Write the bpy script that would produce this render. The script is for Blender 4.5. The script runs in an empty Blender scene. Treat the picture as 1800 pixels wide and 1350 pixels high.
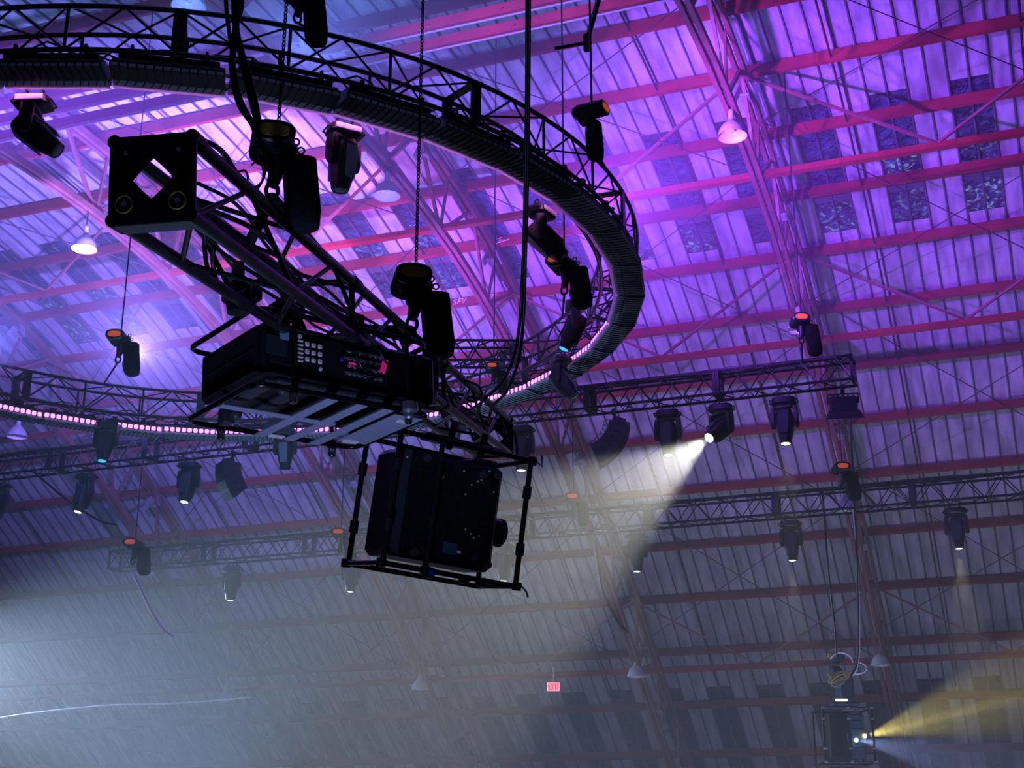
import bpy, math, random
from mathutils import Vector as V, Matrix
random.seed(7)
C = bpy.context.scene
COL = C.collection
R_ = math.radians
# ------------------------------------------------------------------ camera
F = 2436.0; PIT = R_(18.666); YAW = R_(21.024); ROLL = R_(0.123)
_r = V((math.cos(YAW), math.sin(YAW), 0))
FW = V((-math.sin(YAW)*math.cos(PIT), math.cos(YAW)*math.cos(PIT), math.sin(PIT)))
_u = _r.cross(FW)
RT = _r*math.cos(ROLL) + _u*math.sin(ROLL)
UP = -_r*math.sin(ROLL) + _u*math.cos(ROLL)
cam = bpy.data.cameras.new('camera'); co = bpy.data.objects.new('camera', cam); COL.objects.link(co)
cam.sensor_width = 36; cam.lens = F/1800*36; cam.clip_start = .1; cam.clip_end = 300
m = Matrix.Identity(4)
for i, a in enumerate((RT, UP, -FW)):
    for j in range(3): m[j][i] = a[j]
co.matrix_world = m
C.camera = co
def ray(u, v): return (RT*(u-900) - UP*(v-675) + FW*F)/F
def at(u, v, d): return ray(u, v).normalized()*d
def atX(u, v, X): r = ray(u, v); return r*(X/r.x)
def atY(u, v, Y): r = ray(u, v); return r*(Y/r.y)
# ------------------------------------------------------------------ materials
def mat(name, col, rough=.5, metal=0., emit=None, es=0., spec=.5, alpha=None, trans=0., sss=None):
    mt = bpy.data.materials.new(name); mt.use_nodes = True
    b = mt.node_tree.nodes['Principled BSDF']
    b.inputs['Base Color'].default_value = (*col, 1)
    b.inputs['Roughness'].default_value = rough
    b.inputs['Metallic'].default_value = metal
    b.inputs['Specular IOR Level'].default_value = spec
    if emit: b.inputs['Emission Color'].default_value = (*emit, 1); b.inputs['Emission Strength'].default_value = es
    if trans: b.inputs['Transmission Weight'].default_value = trans
    return mt
def noisy(mt, c1, c2, scale=(1, 1, 1), sc=4., bump=0., detail=4, lo=.35, hi=.65, bsc=None):
    nt = mt.node_tree; N = nt.nodes; L = nt.links; b = N['Principled BSDF']
    tc = N.new('ShaderNodeTexCoord'); mp = N.new('ShaderNodeMapping'); mp.inputs['Scale'].default_value = scale
    n = N.new('ShaderNodeTexNoise'); n.inputs['Scale'].default_value = sc; n.inputs['Detail'].default_value = detail
    cr = N.new('ShaderNodeValToRGB'); cr.color_ramp.elements[0].position = lo; cr.color_ramp.elements[1].position = hi
    cr.color_ramp.elements[0].color = (*c1, 1); cr.color_ramp.elements[1].color = (*c2, 1)
    L.new(tc.outputs['Object'], mp.inputs['Vector']); L.new(mp.outputs[0], n.inputs['Vector'])
    L.new(n.outputs['Fac'], cr.inputs[0]); L.new(cr.outputs[0], b.inputs['Base Color'])
    if bump:
        n2 = n
        if bsc:
            n2 = N.new('ShaderNodeTexNoise'); n2.inputs['Scale'].default_value = bsc; n2.inputs['Detail'].default_value = 3
            L.new(mp.outputs[0], n2.inputs['Vector'])
        bp = N.new('ShaderNodeBump'); bp.inputs['Strength'].default_value = bump; bp.inputs['Distance'].default_value = .12 if bsc == 7. else .02
        L.new(n2.outputs['Fac'], bp.inputs['Height']); L.new(bp.outputs[0], b.inputs['Normal'])
    return mt
M = {}
M['roof'] = noisy(mat('galvanised_roof', (.5, .5, .5), .5, .15), (.27, .28, .29), (.56, .56, .58), (2.6, .55, .55), 2.2, .35, 6, .3, .62, 5.)
M['seam'] = mat('seam_dark', (.10, .10, .11), .6)
M['red'] = noisy(mat('red_oxide', (.6, .06, .07), .55), (.17, .013, .016), (.30, .030, .030), (1, 1, 1), 1.7, .05, 5, .3, .7)
M['redd'] = noisy(mat('red_oxide_truss', (.6, .1, .1), .55), (.14, .046, .046), (.24, .088, .080), (1, 1, 1), 2.3, .05, 5, .3, .7)
M['sky'] = noisy(mat('old_skylight', (.03, .04, .06), .12, 0, spec=.9), (.02, .028, .05), (.07, .10, .15), (1, 1, 1), 3., 1., 3, .35, .7, 7.)
M['sky_painted_glint'] = noisy(mat('skylight_painted_glint', (.03, .04, .06), .12, 0, spec=.9), (.02, .028, .05), (.07, .10, .15), (1, 1, 1), 3., 1., 3, .35, .7, 7.)
def _paint_glint():  # glints on the lower panes painted as patchy bluish emission
    nt = M['sky_painted_glint'].node_tree; N = nt.nodes; L = nt.links; b = N['Principled BSDF']; tc = N['Texture Coordinate']
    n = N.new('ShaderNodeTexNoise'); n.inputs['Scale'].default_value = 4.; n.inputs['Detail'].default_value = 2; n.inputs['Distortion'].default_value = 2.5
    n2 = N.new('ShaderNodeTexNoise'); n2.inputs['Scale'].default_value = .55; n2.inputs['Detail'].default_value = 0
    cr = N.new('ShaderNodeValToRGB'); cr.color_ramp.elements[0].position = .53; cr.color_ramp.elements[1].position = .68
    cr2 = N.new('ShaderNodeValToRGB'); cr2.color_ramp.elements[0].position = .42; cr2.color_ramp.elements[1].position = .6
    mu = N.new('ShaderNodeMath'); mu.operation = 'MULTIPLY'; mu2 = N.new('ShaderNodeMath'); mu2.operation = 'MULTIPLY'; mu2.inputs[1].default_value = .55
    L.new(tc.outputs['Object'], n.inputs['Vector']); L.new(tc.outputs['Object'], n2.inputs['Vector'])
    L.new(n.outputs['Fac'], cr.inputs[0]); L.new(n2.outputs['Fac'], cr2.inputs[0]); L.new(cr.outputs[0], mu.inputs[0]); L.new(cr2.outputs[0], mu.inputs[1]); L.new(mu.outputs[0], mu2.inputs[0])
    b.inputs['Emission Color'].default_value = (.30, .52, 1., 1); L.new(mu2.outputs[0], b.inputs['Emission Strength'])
_paint_glint()
M['black'] = noisy(mat('black_paint', (.012, .012, .014), .42), (.006, .006, .008), (.016, .016, .018), (1, 1, 1), 6., .04)
M['truss'] = noisy(mat('black_truss_paint', (.02, .02, .022), .35, .3), (.012, .012, .014), (.030, .029, .030), (1, 1, 1), 8., .04)
M['gloss'] = mat('gloss_black_tube', (.012, .012, .013), .22, .4)
M['rubber'] = mat('cable_rubber', (.010, .010, .011), .38)
M['cloth'] = noisy(mat('black_canvas', (.008, .008, .010), .9, spec=.2), (.005, .005, .007), (.011, .011, .014), (1, 1, 1), 30., .3)
M['chain'] = mat('dark_steel_chain', (.05, .05, .055), .4, .8)
M['chrome'] = mat('bright_steel', (.75, .75, .78), .2, 1.)
M['alu'] = noisy(mat('brushed_aluminium', (.5, .52, .56), .38, .85), (.42, .44, .48), (.58, .6, .64), (1, 12, 1), 5., .02)
M['plate'] = mat('pale_grey_plate', (.42, .45, .55), .55, .2)
M['grey'] = mat('dark_grey_plastic', (.045, .05, .058), .42)
M['bluegrey'] = mat('blue_grey_plastic', (.035, .045, .06), .45)
M['fix'] = noisy(mat('fixture_black', (.018, .02, .024), .38), (.012, .014, .018), (.026, .028, .034), (1, 1, 1), 9., .03)
M['fin'] = mat('fin_black', (.012, .012, .014), .55)
M['bar'] = mat('batten_grey', (.34, .37, .42), .5)
M['panel'] = mat('head_panel_grey', (.20, .26, .32), .45)
M['rodd'] = mat('dark_rod', (.05, .022, .022), .6)
M['pipe'] = mat('grey_pipe', (.25, .25, .27), .5)
M['frost'] = mat('frosted_lip', (.8, .8, .85), .5)
_nt = M['frost'].node_tree; _tr = _nt.nodes.new('ShaderNodeBsdfTranslucent'); _tr.inputs[0].default_value = (.9, .88, .95, 1); _mx = _nt.nodes.new('ShaderNodeMixShader'); _mx.inputs[0].default_value = .6
_nt.links.new(_nt.nodes['Principled BSDF'].outputs[0], _mx.inputs[1]); _nt.links.new(_tr.outputs[0], _mx.inputs[2]); _nt.links.new(_mx.outputs[0], _nt.nodes['Material Output'].inputs[0])
M['cell'] = mat('pixel_cell', (.8, .5, .9), .4, emit=(.95, .22, 1.), es=3.2)
M['cellr'] = mat('pixel_cell_dim', (.8, .5, .9), .4, emit=(1., .28, 1.), es=22.)
M['lampw'] = mat('lamp_enamel', (.78, .78, .80), .35)
M['lampo'] = mat('lamp_outside', (.40, .40, .42), .45)
M['lens'] = mat('lens_glass', (.10, .22, .26), .05, 0, spec=1.)
M['lensb'] = mat('lens_lit_blue', (.1, .4, .6), .1, emit=(.05, .45, .8), es=1.4)
M['lensw'] = mat('lens_lit_white', (1, 1, .9), .1, emit=(1., .98, .85), es=25.)
M['lensy'] = mat('lens_lit_warm', (1, 1, .8), .1, emit=(1., .93, .7), es=2.2)
M['lensyy'] = mat('lens_lit_yellow', (1, 1, .5), .1, emit=(1., .85, .25), es=14.)
M['lenscool'] = mat('lens_lit_cool', (.8, .9, 1), .1, emit=(.7, .85, 1.), es=10.)
M['yellow'] = mat('yellow_plate', (.42, .30, .04), .5)
M['yellowd'] = mat('dull_yellow_label', (.75, .52, .08), .5)
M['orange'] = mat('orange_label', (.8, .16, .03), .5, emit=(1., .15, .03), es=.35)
M['white'] = mat('white_key', (.75, .76, .78), .4, emit=(.8, .85, 1.), es=.03)  # faint glow put into the colour so the keys show
M['bluelab'] = mat('blue_label', (.35, .62, .85), .5)
M['bluetape'] = mat('blue_tape', (.02, .03, .5), .5)
M['pink'] = mat('pink_tape', (.9, .04, .3), .5, emit=(1., .03, .3), es=.25)
M['exitr'] = mat('exit_red', (.9, .02, .06), .4, emit=(1., .01, .05), es=.55)
M['exitw'] = mat('exit_face', (.9, .5, .5), .4, emit=(1., .25, .32), es=1.1)
M['chalk'] = mat('chalk_mark', (.85, .8, .8), .8)
M['floor'] = noisy(mat('dark_floor', (.03, .03, .035), .6), (.02, .02, .025), (.04, .04, .045), (1, 1, 1), 1., 0)
M['wht'] = mat('white_wire', (.7, .75, .8), .5)
M['greenp'] = mat('dark_green_paint', (.03, .055, .04), .45)
# ------------------------------------------------------------------ mesh builder
class MB:
    def __init__(s): s.v = []; s.f = []
    def add(s, vs, fs):
        o = len(s.v); s.v += [tuple(x) for x in vs]; s.f += [tuple(i+o for i in f) for f in fs]
    def box(s, c, size, X=V((1, 0, 0)), Y=V((0, 1, 0)), Z=V((0, 0, 1)), ch=0):
        c = V(c); a, b, h = size[0]/2, size[1]/2, size[2]/2
        if not ch:
            vs = [c+X*(i*a)+Y*(j*b)+Z*(k*h) for i in (-1, 1) for j in (-1, 1) for k in (-1, 1)]
            s.add(vs, [(0, 1, 3, 2), (4, 6, 7, 5), (0, 4, 5, 1), (2, 3, 7, 6), (0, 2, 6, 4), (1, 5, 7, 3)]); return
        ch = min(ch, a*.9, b*.9, h*.9)
        vs = []; idx = {}
        for i in (-1, 1):
            for j in (-1, 1):
                for k in (-1, 1):
                    for ax in range(3):
                        d = [a-ch, b-ch, h-ch]; d[ax] = (a, b, h)[ax]
                        idx[(i, j, k, ax)] = len(vs); vs.append(c+X*(i*d[0])+Y*(j*d[1])+Z*(k*d[2]))
        fs = []
        for ax in range(3):
            o = [x for x in range(3) if x != ax]
            for sg in (-1, 1):
                q = []
                for p, r in ((-1, -1), (1, -1), (1, 1), (-1, 1)):
                    t = [0, 0, 0]; t[ax] = sg; t[o[0]] = p; t[o[1]] = r; q.append(idx[(*t, ax)])
                fs.append(tuple(q))
        for ax in range(3):
            o = [x for x in range(3) if x != ax]
            for p in (-1, 1):
                for r in (-1, 1):
                    q = []
                    for sg, w in ((-1, o[0]), (-1, o[1]), (1, o[1]), (1, o[0])):
                        t = [0, 0, 0]; t[ax] = sg; t[o[0]] = p; t[o[1]] = r; q.append(idx[(*t, w)])
                    fs.append(tuple(q))
        for i in (-1, 1):
            for j in (-1, 1):
                for k in (-1, 1): fs.append(tuple(idx[(i, j, k, x)] for x in range(3)))
        s.add(vs, fs)
    def path(s, pts, r, n=8, closed=False, caps=True):
        pts = [V(p) for p in pts]; L = len(pts); rings = []
        if L < 2: return
        t0 = (pts[1]-pts[0]).normalized()
        u = t0.orthogonal().normalized(); prev = t0
        vs = []
        for i, p in enumerate(pts):
            if closed: t = (pts[(i+1) % L]-pts[i-1])
            elif i == 0: t = pts[1]-pts[0]
            elif i == L-1: t = pts[-1]-pts[-2]
            else: t = (pts[i+1]-pts[i]).normalized()+(pts[i]-pts[i-1]).normalized()
            t = t.normalized() if t.length > 1e-9 else prev
            q = prev.rotation_difference(t); u = (q @ u); u = (u-t*u.dot(t)).normalized(); prev = t
            w = t.cross(u); rr = r[i] if isinstance(r, (list, tuple)) else r
            vs += [p+(u*math.cos(2*math.pi*k/n)+w*math.sin(2*math.pi*k/n))*rr for k in range(n)]
        fs = []
        for i in range(L if closed else L-1):
            j = (i+1) % L
            fs += [(i*n+k, i*n+(k+1) % n, j*n+(k+1) % n, j*n+k) for k in range(n)]
        if caps and not closed: fs += [tuple(range(n))[::-1], tuple((L-1)*n+k for k in range(n))]
        s.add(vs, fs)
    def tube(s, a, b, r, n=8): s.path([a, b], r, n)
    def bar(s, a, b, w, h, up=V((0, 0, 1))):
        a = V(a); b = V(b); t = (b-a); L = t.length
        if L < 1e-6: return
        t.normalize(); y = up.cross(t)
        if y.length < 1e-4: y = t.orthogonal()
        y.normalize(); z = t.cross(y)
        s.box((a+b)/2, (L, w, h), t, y, z)
    def loft(s, secs, n=16, e=3., X=V((1, 0, 0)), Y=V((0, 1, 0)), Z=V((0, 0, 1)), o=V((0, 0, 0))):
        # secs: (z, halfwidth, halfdepth, cx, cy) superellipse sections
        vs = []
        for sc in secs:
            z, a, b = sc[:3]; cx, cy = (sc[3], sc[4]) if len(sc) > 3 else (0, 0)
            for k in range(n):
                t = 2*math.pi*(k+.5)/n; c, q = math.cos(t), math.sin(t)
                vs.append(o+X*(cx+a*math.copysign(abs(c)**(2/e), c))+Y*(cy+b*math.copysign(abs(q)**(2/e), q))+Z*z)
        fs = []
        for i in range(len(secs)-1):
            fs += [(i*n+k, i*n+(k+1) % n, (i+1)*n+(k+1) % n, (i+1)*n+k) for k in range(n)]
        fs += [tuple(range(n))[::-1], tuple((len(secs)-1)*n+k for k in range(n))]
        s.add(vs, fs)
    def lathe(s, prof, n=20, X=V((1, 0, 0)), Y=V((0, 1, 0)), Z=V((0, 0, 1)), o=V((0, 0, 0)), caps=False):
        vs = [o+(X*math.cos(2*math.pi*k/n)+Y*math.sin(2*math.pi*k/n))*r+Z*z for r, z in prof for k in range(n)]
        fs = []
        for i in range(len(prof)-1):
            fs += [(i*n+k, i*n+(k+1) % n, (i+1)*n+(k+1) % n, (i+1)*n+k) for k in range(n)]
        if caps: fs += [tuple(range(n))[::-1], tuple((len(prof)-1)*n+k for k in range(n))]
        s.add(vs, fs)
    def prism(s, poly, o, X, Y, D):
        n = len(poly); vs = [V(o)+X*a+Y*b for a, b in poly]; vs += [v+D for v in vs]
        s.add(vs, [tuple(range(n))[::-1], tuple(range(n, 2*n))]+[(i, (i+1) % n, n+(i+1) % n, n+i) for i in range(n)])
    def disc(s, o, X, Y, rx, ry=None, n=14):
        ry = ry or rx
        s.add([o+X*(rx*math.cos(2*math.pi*k/n))+Y*(ry*math.sin(2*math.pi*k/n)) for k in range(n)], [tuple(range(n))])
    def build(s, name, m, parent=None, sharp=35, mw=None):
        me = bpy.data.meshes.new(name); me.from_pydata(s.v, [], s.f); me.validate()
        import bmesh
        bm = bmesh.new(); bm.from_mesh(me); bmesh.ops.recalc_face_normals(bm, faces=bm.faces); bm.to_mesh(me); bm.free()
        me.materials.append(M[m] if isinstance(m, str) else m)
        for p in me.polygons: p.use_smooth = True
        me.set_sharp_from_angle(angle=R_(sharp))
        o = bpy.data.objects.new(name, me); COL.objects.link(o)
        if parent: o.parent = parent
        if mw is not None: o.matrix_basis = mw
        return o
EZ = V((0, 0, 1)); EX = V((1, 0, 0)); EY = V((0, 1, 0))
def frame(o, X, Y, Z):
    m = Matrix.Identity(4)
    for i, a in enumerate((X, Y, Z)):
        for j in range(3): m[j][i] = a[j]
    m.translation = o
    return m
def tag(o, label, cat, group=None, kind=None):
    o['label'] = label; o['category'] = cat
    if group: o['group'] = group
    if kind: o['kind'] = kind
    return o
def thing(name, label, cat, mw=None, group=None):
    o = bpy.data.objects.new(name, None); COL.objects.link(o); o.empty_display_size = .1
    if mw is not None: o.matrix_world = mw if isinstance(mw, Matrix) else Matrix.Translation(mw)
    return tag(o, label, cat, group)
def struct(o, label=None, cat=None):
    o['kind'] = 'structure'
    if label: o['label'] = label; o['category'] = cat
    return o
def dup(root, mw, label, group=None, cb=None):
    r = root.copy(); COL.objects.link(r); r.matrix_world = mw; r['label'] = label
    if group: r['group'] = group
    for ch in list(root.children):
        if ch.name.split('.')[0] in ('chain', 'sling') and root.name.startswith('chain_hoist'): continue
        c = ch.copy(); COL.objects.link(c); c.parent = r
        for g in list(ch.children):
            d = g.copy(); COL.objects.link(d); d.parent = c
    return r
def rz(a): return Matrix.Rotation(a, 4, 'Z')
def rx(a): return Matrix.Rotation(a, 4, 'X')
def ry(a): return Matrix.Rotation(a, 4, 'Y')
ORD = 'first second third fourth fifth sixth seventh eighth ninth tenth eleventh twelfth'.split()
# ------------------------------------------------------------------ roof profile
PC = [0.41179835, 0.08101416, -2.88505169, -3.75912078, 10.07702911]
def pz(Y):
    y = (Y-25)/10
    if Y > 37: return pz(37)+(Y-37)*dpz(37)
    if Y < 16:
        return pz(16)-(16-Y)**2/62.+ (Y-16)*dpz(16)
    r = 0
    for c in PC: r = r*y+c
    return r
def dpz(Y):
    if Y < 16: return dpz(16)+(16-Y)/31.
    y = (min(Y, 37)-25)/10; n = len(PC)-1; r = 0
    for i, c in enumerate(PC[:-1]): r = r*y+c*(n-i)
    return r/10
tab = []; s_ = 0; Yc = 4.; s16 = 0
while Yc < 46:
    tab.append((s_, Yc, pz(Yc), dpz(Yc)))
    s_ += .02*math.sqrt(1+dpz(Yc)**2); Yc += .02
for t in tab:
    if abs(t[1]-16) < .011: s16 = t[0]
def prof(S, off=0.):
    S = S+s16; lo, hi = 0, len(tab)-1
    while hi-lo > 1:
        md = (lo+hi)//2
        if tab[md][0] < S: lo = md
        else: hi = md
    a, b = tab[lo], tab[hi]; w = (S-a[0])/(b[0]-a[0]); Y = a[1]+(b[1]-a[1])*w; d = a[3]+(b[3]-a[3])*w
    z = a[2]+(b[2]-a[2])*w; n = math.sqrt(1+d*d)
    return Y-d/n*off, z+off/n, V((0, 1/n, d/n)), V((0, -d/n, 1/n))
def PP(X, S, off=0.):
    y, z, t, n = prof(S, off); return V((X, y, z))
TX = [2.232-6*k for k in range(5)]     # roof truss planes
S0, S1_, SR = -7.5, 29.5, .345
X0, X1 = -38.2+.06, 9.5
SHEET = 1.78
# roof sheets with skylight openings
sk_left = [-3.27-1.38*k for k in range(-7, 25)]
xs = []
k0 = round((X0+3.27)/SR); k1 = round((X1+3.27)/SR)
xs = [-3.27+SR*k for k in range(k0, k1+1)]
ss = [S0+.75*i for i in range(int((S1_-S0)/.75)+1)]
for e in (6.05, 9.28, 22.75, 26.6): ss.append(e)
ss = sorted(ss); ss = [x for i, x in enumerate(ss) if i == 0 or x-ss[i-1] > .08 or x in (6.05, 9.28, 22.75, 26.6)]
def is_sky(k, sm):
    return (k % 4) in (0, 1) and (6.05 < sm < 9.28 or 22.75 < sm < 26.6)
mb = MB(); sm_ = MB()
for i, x in enumerate(xs[:-1]):
    k = k0+i
    for j in range(len(ss)-1):
        if is_sky(k, (ss[j]+ss[j+1])/2): continue
        a, b = ss[j], ss[j+1]
        off = SHEET+(.012 if j % 3 == 0 else 0)
        mb.add([PP(x, a, SHEET), PP(x+SR, a, SHEET), PP(x+SR, b, SHEET), PP(x, b, SHEET)], [(0, 1, 2, 3)])
ceil = struct(mb.build('ceiling', 'roof', sharp=60), 'ribbed grey metal roof sheeting curving down behind the rigging', 'roof')
for i, x in enumerate(xs):
    a = 0; pts = []
    st = [S0+1.1*q for q in range(int((S1_-S0)/1.1)+1)]
    vs = []; fs = []
    for q, sv in enumerate(st):
        y, z, t, n = prof(sv, SHEET); c = V((x, y, z))
        vs += [c+EX*-.022, c+EX*-.010-n*.035, c+EX*.010-n*.035, c+EX*.022]
        if q: fs += [(4*q-4+w, 4*q-3+w, 4*q+1+w, 4*q+w) for w in range(3)]
    sm_.add(vs, fs)
o = sm_.build('seam_ribs', 'seam', ceil, sharp=20)
# skylights
nwin = 0
for row, (a, b) in enumerate(((6.05, 9.28), (22.75, 26.6))):
    for xl in sk_left:
        if xl < X0 or xl > X1-1: continue
        # only those the frame can see
        vis = False
        for q in (a, b):
            p = PP(xl+.35, q, SHEET); d = p.dot(FW); u = 900+F*p.dot(RT)/d; v = 675-F*p.dot(UP)/d
            if -80 < u < 1880 and v < 1380: vis = True
        nwin += 1
        w = MB()
        nst = 6
        for pan in range(2):
            for q in range(nst):
                s0, s1 = a+(b-a)*q/nst, a+(b-a)*(q+1)/nst
                x0, x1 = xl+pan*SR+.012, xl+(pan+1)*SR-.012
                w.add([PP(x0, s0, SHEET+.02), PP(x1, s0, SHEET+.02), PP(x1, s1, SHEET+.02), PP(x0, s1, SHEET+.02)], [(0, 1, 2, 3)])
        ob = struct(w.build('window_%d' % nwin, 'sky', sharp=60), 'dark corrugated skylight panel pair in the metal roof', 'skylight')
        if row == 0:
            ob.data.materials.append(M['sky_painted_glint'])
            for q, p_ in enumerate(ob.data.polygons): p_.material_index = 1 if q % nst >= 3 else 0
            w = MB(); y, z, t_, n = prof(8.42, SHEET+.0); w.box(V((xl+SR, y, z)), (2*SR-.02, .17, .02), EX, t_, n); w.build('cross_bar', 'seam', ob, 20)
# purlins (C channels)
def channel(S, off, X0, X1, h, w, t=.012):
    y, z, tt, n = prof(S, off); c = V((0, y, z)); m = MB()
    L = X1-X0; xm = (X0+X1)/2
    m.box(V((xm, 0, 0))+c, (L, t, h), EX, tt, n)
    m.box(V((xm, 0, 0))+c+n*(h/2)+tt*(w/2), (L, w, t), EX, tt, n)
    m.box(V((xm, 0, 0))+c-n*(h/2)+tt*(w/2), (L, w, t), EX, tt, n)
    m.box(V((xm, 0, 0))+c-n*(h/2-.02)+tt*w, (L, t, .04), EX, tt, n)
    return m
PUR = [-6.45, -4.85, -3.25, -1.65, -.05, 1.55, 3.12, 4.74, 6.36, 8.0, 9.52, 11.07, 12.68, 14.2, 15.8, 17.55, 19.3, 21.17, 23.2, 25.2, 27.0]
for S in PUR:
    o = struct(channel(S, SHEET-.17, -37, 9, .22, .07).build('purlin', 'red', sharp=20), 'red steel roof purlin running the length of the roof', 'purlin')
    if S == 9.52: P952 = o
for S in (-.18, .30, 5.6, 10.43, 20.25):
    m = MB(); y, z, tt, n = prof(S, .06); c = V((0, y, z))
    big = S < 1
    m.box(c+V((-14, 0, 0)), (46, .05, .16 if big else .11), EX, tt, n)
    m.box(c+V((-14, 0, 0))+tt*.05-n*(.06 if big else .04), (46, .09, .02), EX, tt, n)
    for k in range(38): m.box(c+V((-35+k*1.15, 0, 0))-tt*.03, (.05, .02, .03), EX, tt, n)
    o = struct(m.build('tie_beam', 'red', sharp=20), 'red steel tie beam linking the roof trusses', 'beam')
    if big:
        m = MB(); m.path([c+V((-36, -.02, -.14)), c+V((9, -.02, -.14))], .016, 8); struct(m.build('conduit', 'pipe'), 'pale conduit pipe under a red tie beam', 'pipe')
# sag rods
for k in range(-2, 11):
    m = MB(); x = -2.3-3.02*k
    m.path([PP(x, -6+q*.9, SHEET-.22) for q in range(33)], .022, 6)
    struct(m.build('sag_rod', 'rodd'), 'thin dark sag rod running down the roof slope across the purlins', 'rod')
# roof trusses
for ti, X in enumerate(TX):
    e = bpy.data.objects.new('roof_truss', None); COL.objects.link(e); e.location = (0, 0, 0)
    struct(e, 'red steel arched roof truss with paired chords and zigzag webbing', 'truss')
    st = [-6.6+.8*i for i in range(45)]
    for nm, off, dx, w, h in (('lower_chord', 0, .062, .075, .12), ('upper_chord', 1.36, .062, .075, .14)):
        m = MB()
        for sx in (-1, 1):
            vs = []; fs = []
            for q, S in enumerate(st):
                y, z, t, n = prof(S, off); c = V((X+sx*dx, y, z))
                vs += [c-EX*w/2-n*h/2, c+EX*w/2-n*h/2, c+EX*w/2+n*h/2, c-EX*w/2+n*h/2]
                if q: fs += [(4*q-4+k, 4*q-4+(k+1) % 4, 4*q+(k+1) % 4, 4*q+k) for k in range(4)]
            m.add(vs, fs)
        m.build(nm, 'redd', e, sharp=25)
    g = MB()
    nodes = [-6.45+2.42*i for i in range(15)]
    for i, S in enumerate(nodes):
        a = PP(X, S, 0)
        for dS in (-1.15, .1, 1.15):
            b = PP(X, S+dS, 1.36); w_ = MB()
            wd = .045 if abs(dS) > .6 else .03
            w_.bar(a, b, .06, wd*1.3, EX); w_.build('web_bar', 'redd', e)
        y, z, t, n = prof(S, .05)
        g.prism([(-.22, -.08), (.22, -.08), (.14, .2), (-.14, .2)], V((X-.008, y, z)), t, n, V((.016, 0, 0)))
    g.build('gusset', 'redd', e, sharp=20)
    for S in (4.74, 8.0, 14.2, 17.55):
        y, z, t, n = prof(S, 1.30); c = V((X, y, z)); w_ = MB()
        for sx in (-1, 1): w_.box(c+EX*(sx*.13)-n*.10, (.03, .20, .34), (EX*.9+n*(sx*.35)).normalized(), t, (n*.9-EX*(sx*.35)).normalized(), .008)
        w_.box(c-n*.24, (.16, .2, .04), EX, t, n, .008)
        w_.build('purlin_clip', 'pipe', e, 20)
# diagonal bracing between the trusses
def rod(a, b, r, mt='rodd', label='thin steel brace rod crossing between roof trusses'):
    m = MB(); m.tube(a, b, r, 6); return struct(m.build('brace_rod', mt), label, 'rod')
for ti in range(4):
    xa, xb = TX[ti], TX[ti+1]
    for Sa, Sb in ((.75, 5.6), (5.6, 10.43), (10.43, 15.3), (15.3, 20.25)):
        rod(PP(xa-.1, Sa, .1), PP(xb+.1, Sb, 1.2), .011)
        rod(PP(xb+.1, Sa, 1.2), PP(xa-.1, Sb, .1), .011)
    for S in (5.6, 10.43, 20.25):
        mid = PP((xa+xb)/2, S, .1)
        for xe in (xa, xb):
            m = MB(); m.bar(PP(xe, S-1.3, 1.2), mid, .045, .045); struct(m.build('knee_brace', 'redd'), 'red angle knee brace running up from a tie beam', 'brace')
# chalk writing on a purlin
y, z, tt, n = prof(9.52, SHEET-.17)
def chalk(strokes, px):
    m = MB()
    p0 = None
    r = ray(*px); k = y/r.y; x = r.x*k
    o = V((x, y, z))-tt*.009
    for st in strokes:
        m.path([o+EX*(a*.011)+n*((b-5)*.0145) for a, b in st], .009, 5)
    return m
SFV = [[(5, 9), (2, 10), (0, 8), (1, 6), (4, 5), (5, 3), (3, 0), (0, 1)], [(9, 0), (10, 10), (15, 10)], [(9.5, 5), (14, 5.5)], [(18, 10), (21, 0), (26, 10)]]
SCR = [[(0, 1), (4, 9), (14, 10), (26, 8)], [(8, 10), (10, 0)], [(13, 8), (15, 0), (19, 9)]]
pur = [o for o in bpy.data.objects if o.name.startswith('purlin')][PUR.index(9.52)]
mm = chalk(SFV, (798, 538)); mm.build('chalk_writing', 'chalk', pur)
mm = chalk(SCR, (852, 526)); mm.build('chalk_scrawl', 'chalk', pur)
y, z, tt, n = prof(8.0, SHEET-.17)
pur = [o for o in bpy.data.objects if o.name.startswith('purlin')][PUR.index(8.0)]
mm = chalk([[(0, 9), (8, 10), (3, 5), (10, 6), (0, 0), (10, 2), (26, 5)]], (873, 428)); mm.build('chalk_scrawl', 'chalk', pur)
# floor
m = MB(); m.add([(-60, -12, -1.6), (25, -12, -1.6), (25, 60, -1.6), (-60, 60, -1.6)], [(0, 1, 2, 3)])
struct(m.build('floor', 'floor'))
# ------------------------------------------------------------------ high bay lamps
def lamp_proto():
    t = thing('high_bay_lamp', '', 'lamp')
    m = MB()
    m.lathe([(.028, 0), (.028, -.02), (.045, -.03), (.05, -.16), (.06, -.19), (.10, -.23), (.16, -.29), (.2, -.36), (.225, -.44), (.232, -.47), (.236, -.475)], 28)
    m.build('lamp_shade', 'lampo', t, 50)
    m = MB(); m.lathe([(.234, -.474), (.222, -.44), (.195, -.36), (.155, -.295), (.09, -.24), (.03, -.235), (.0, -.235)], 28); m.build('reflector', 'lampw', t, 60)
    m = MB(); m.lathe([(0, -.235), (.03, -.24), (.045, -.30), (.05, -.35), (.035, -.39), (0, -.40)], 14); m.build('bulb', 'lampw', t, 60)
    m = MB(); m.path([(0, 0, .32), (0, 0, -.02)], .012, 8); m.path([V((0, .0, .34))+V((math.cos(a)*.04, 0, math.sin(a)*.04)) for a in [i*math.pi/5 for i in range(10)]], .009, 6, True); m.build('hanger', 'chain', t)
    return t
LP = lamp_proto()
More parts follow.
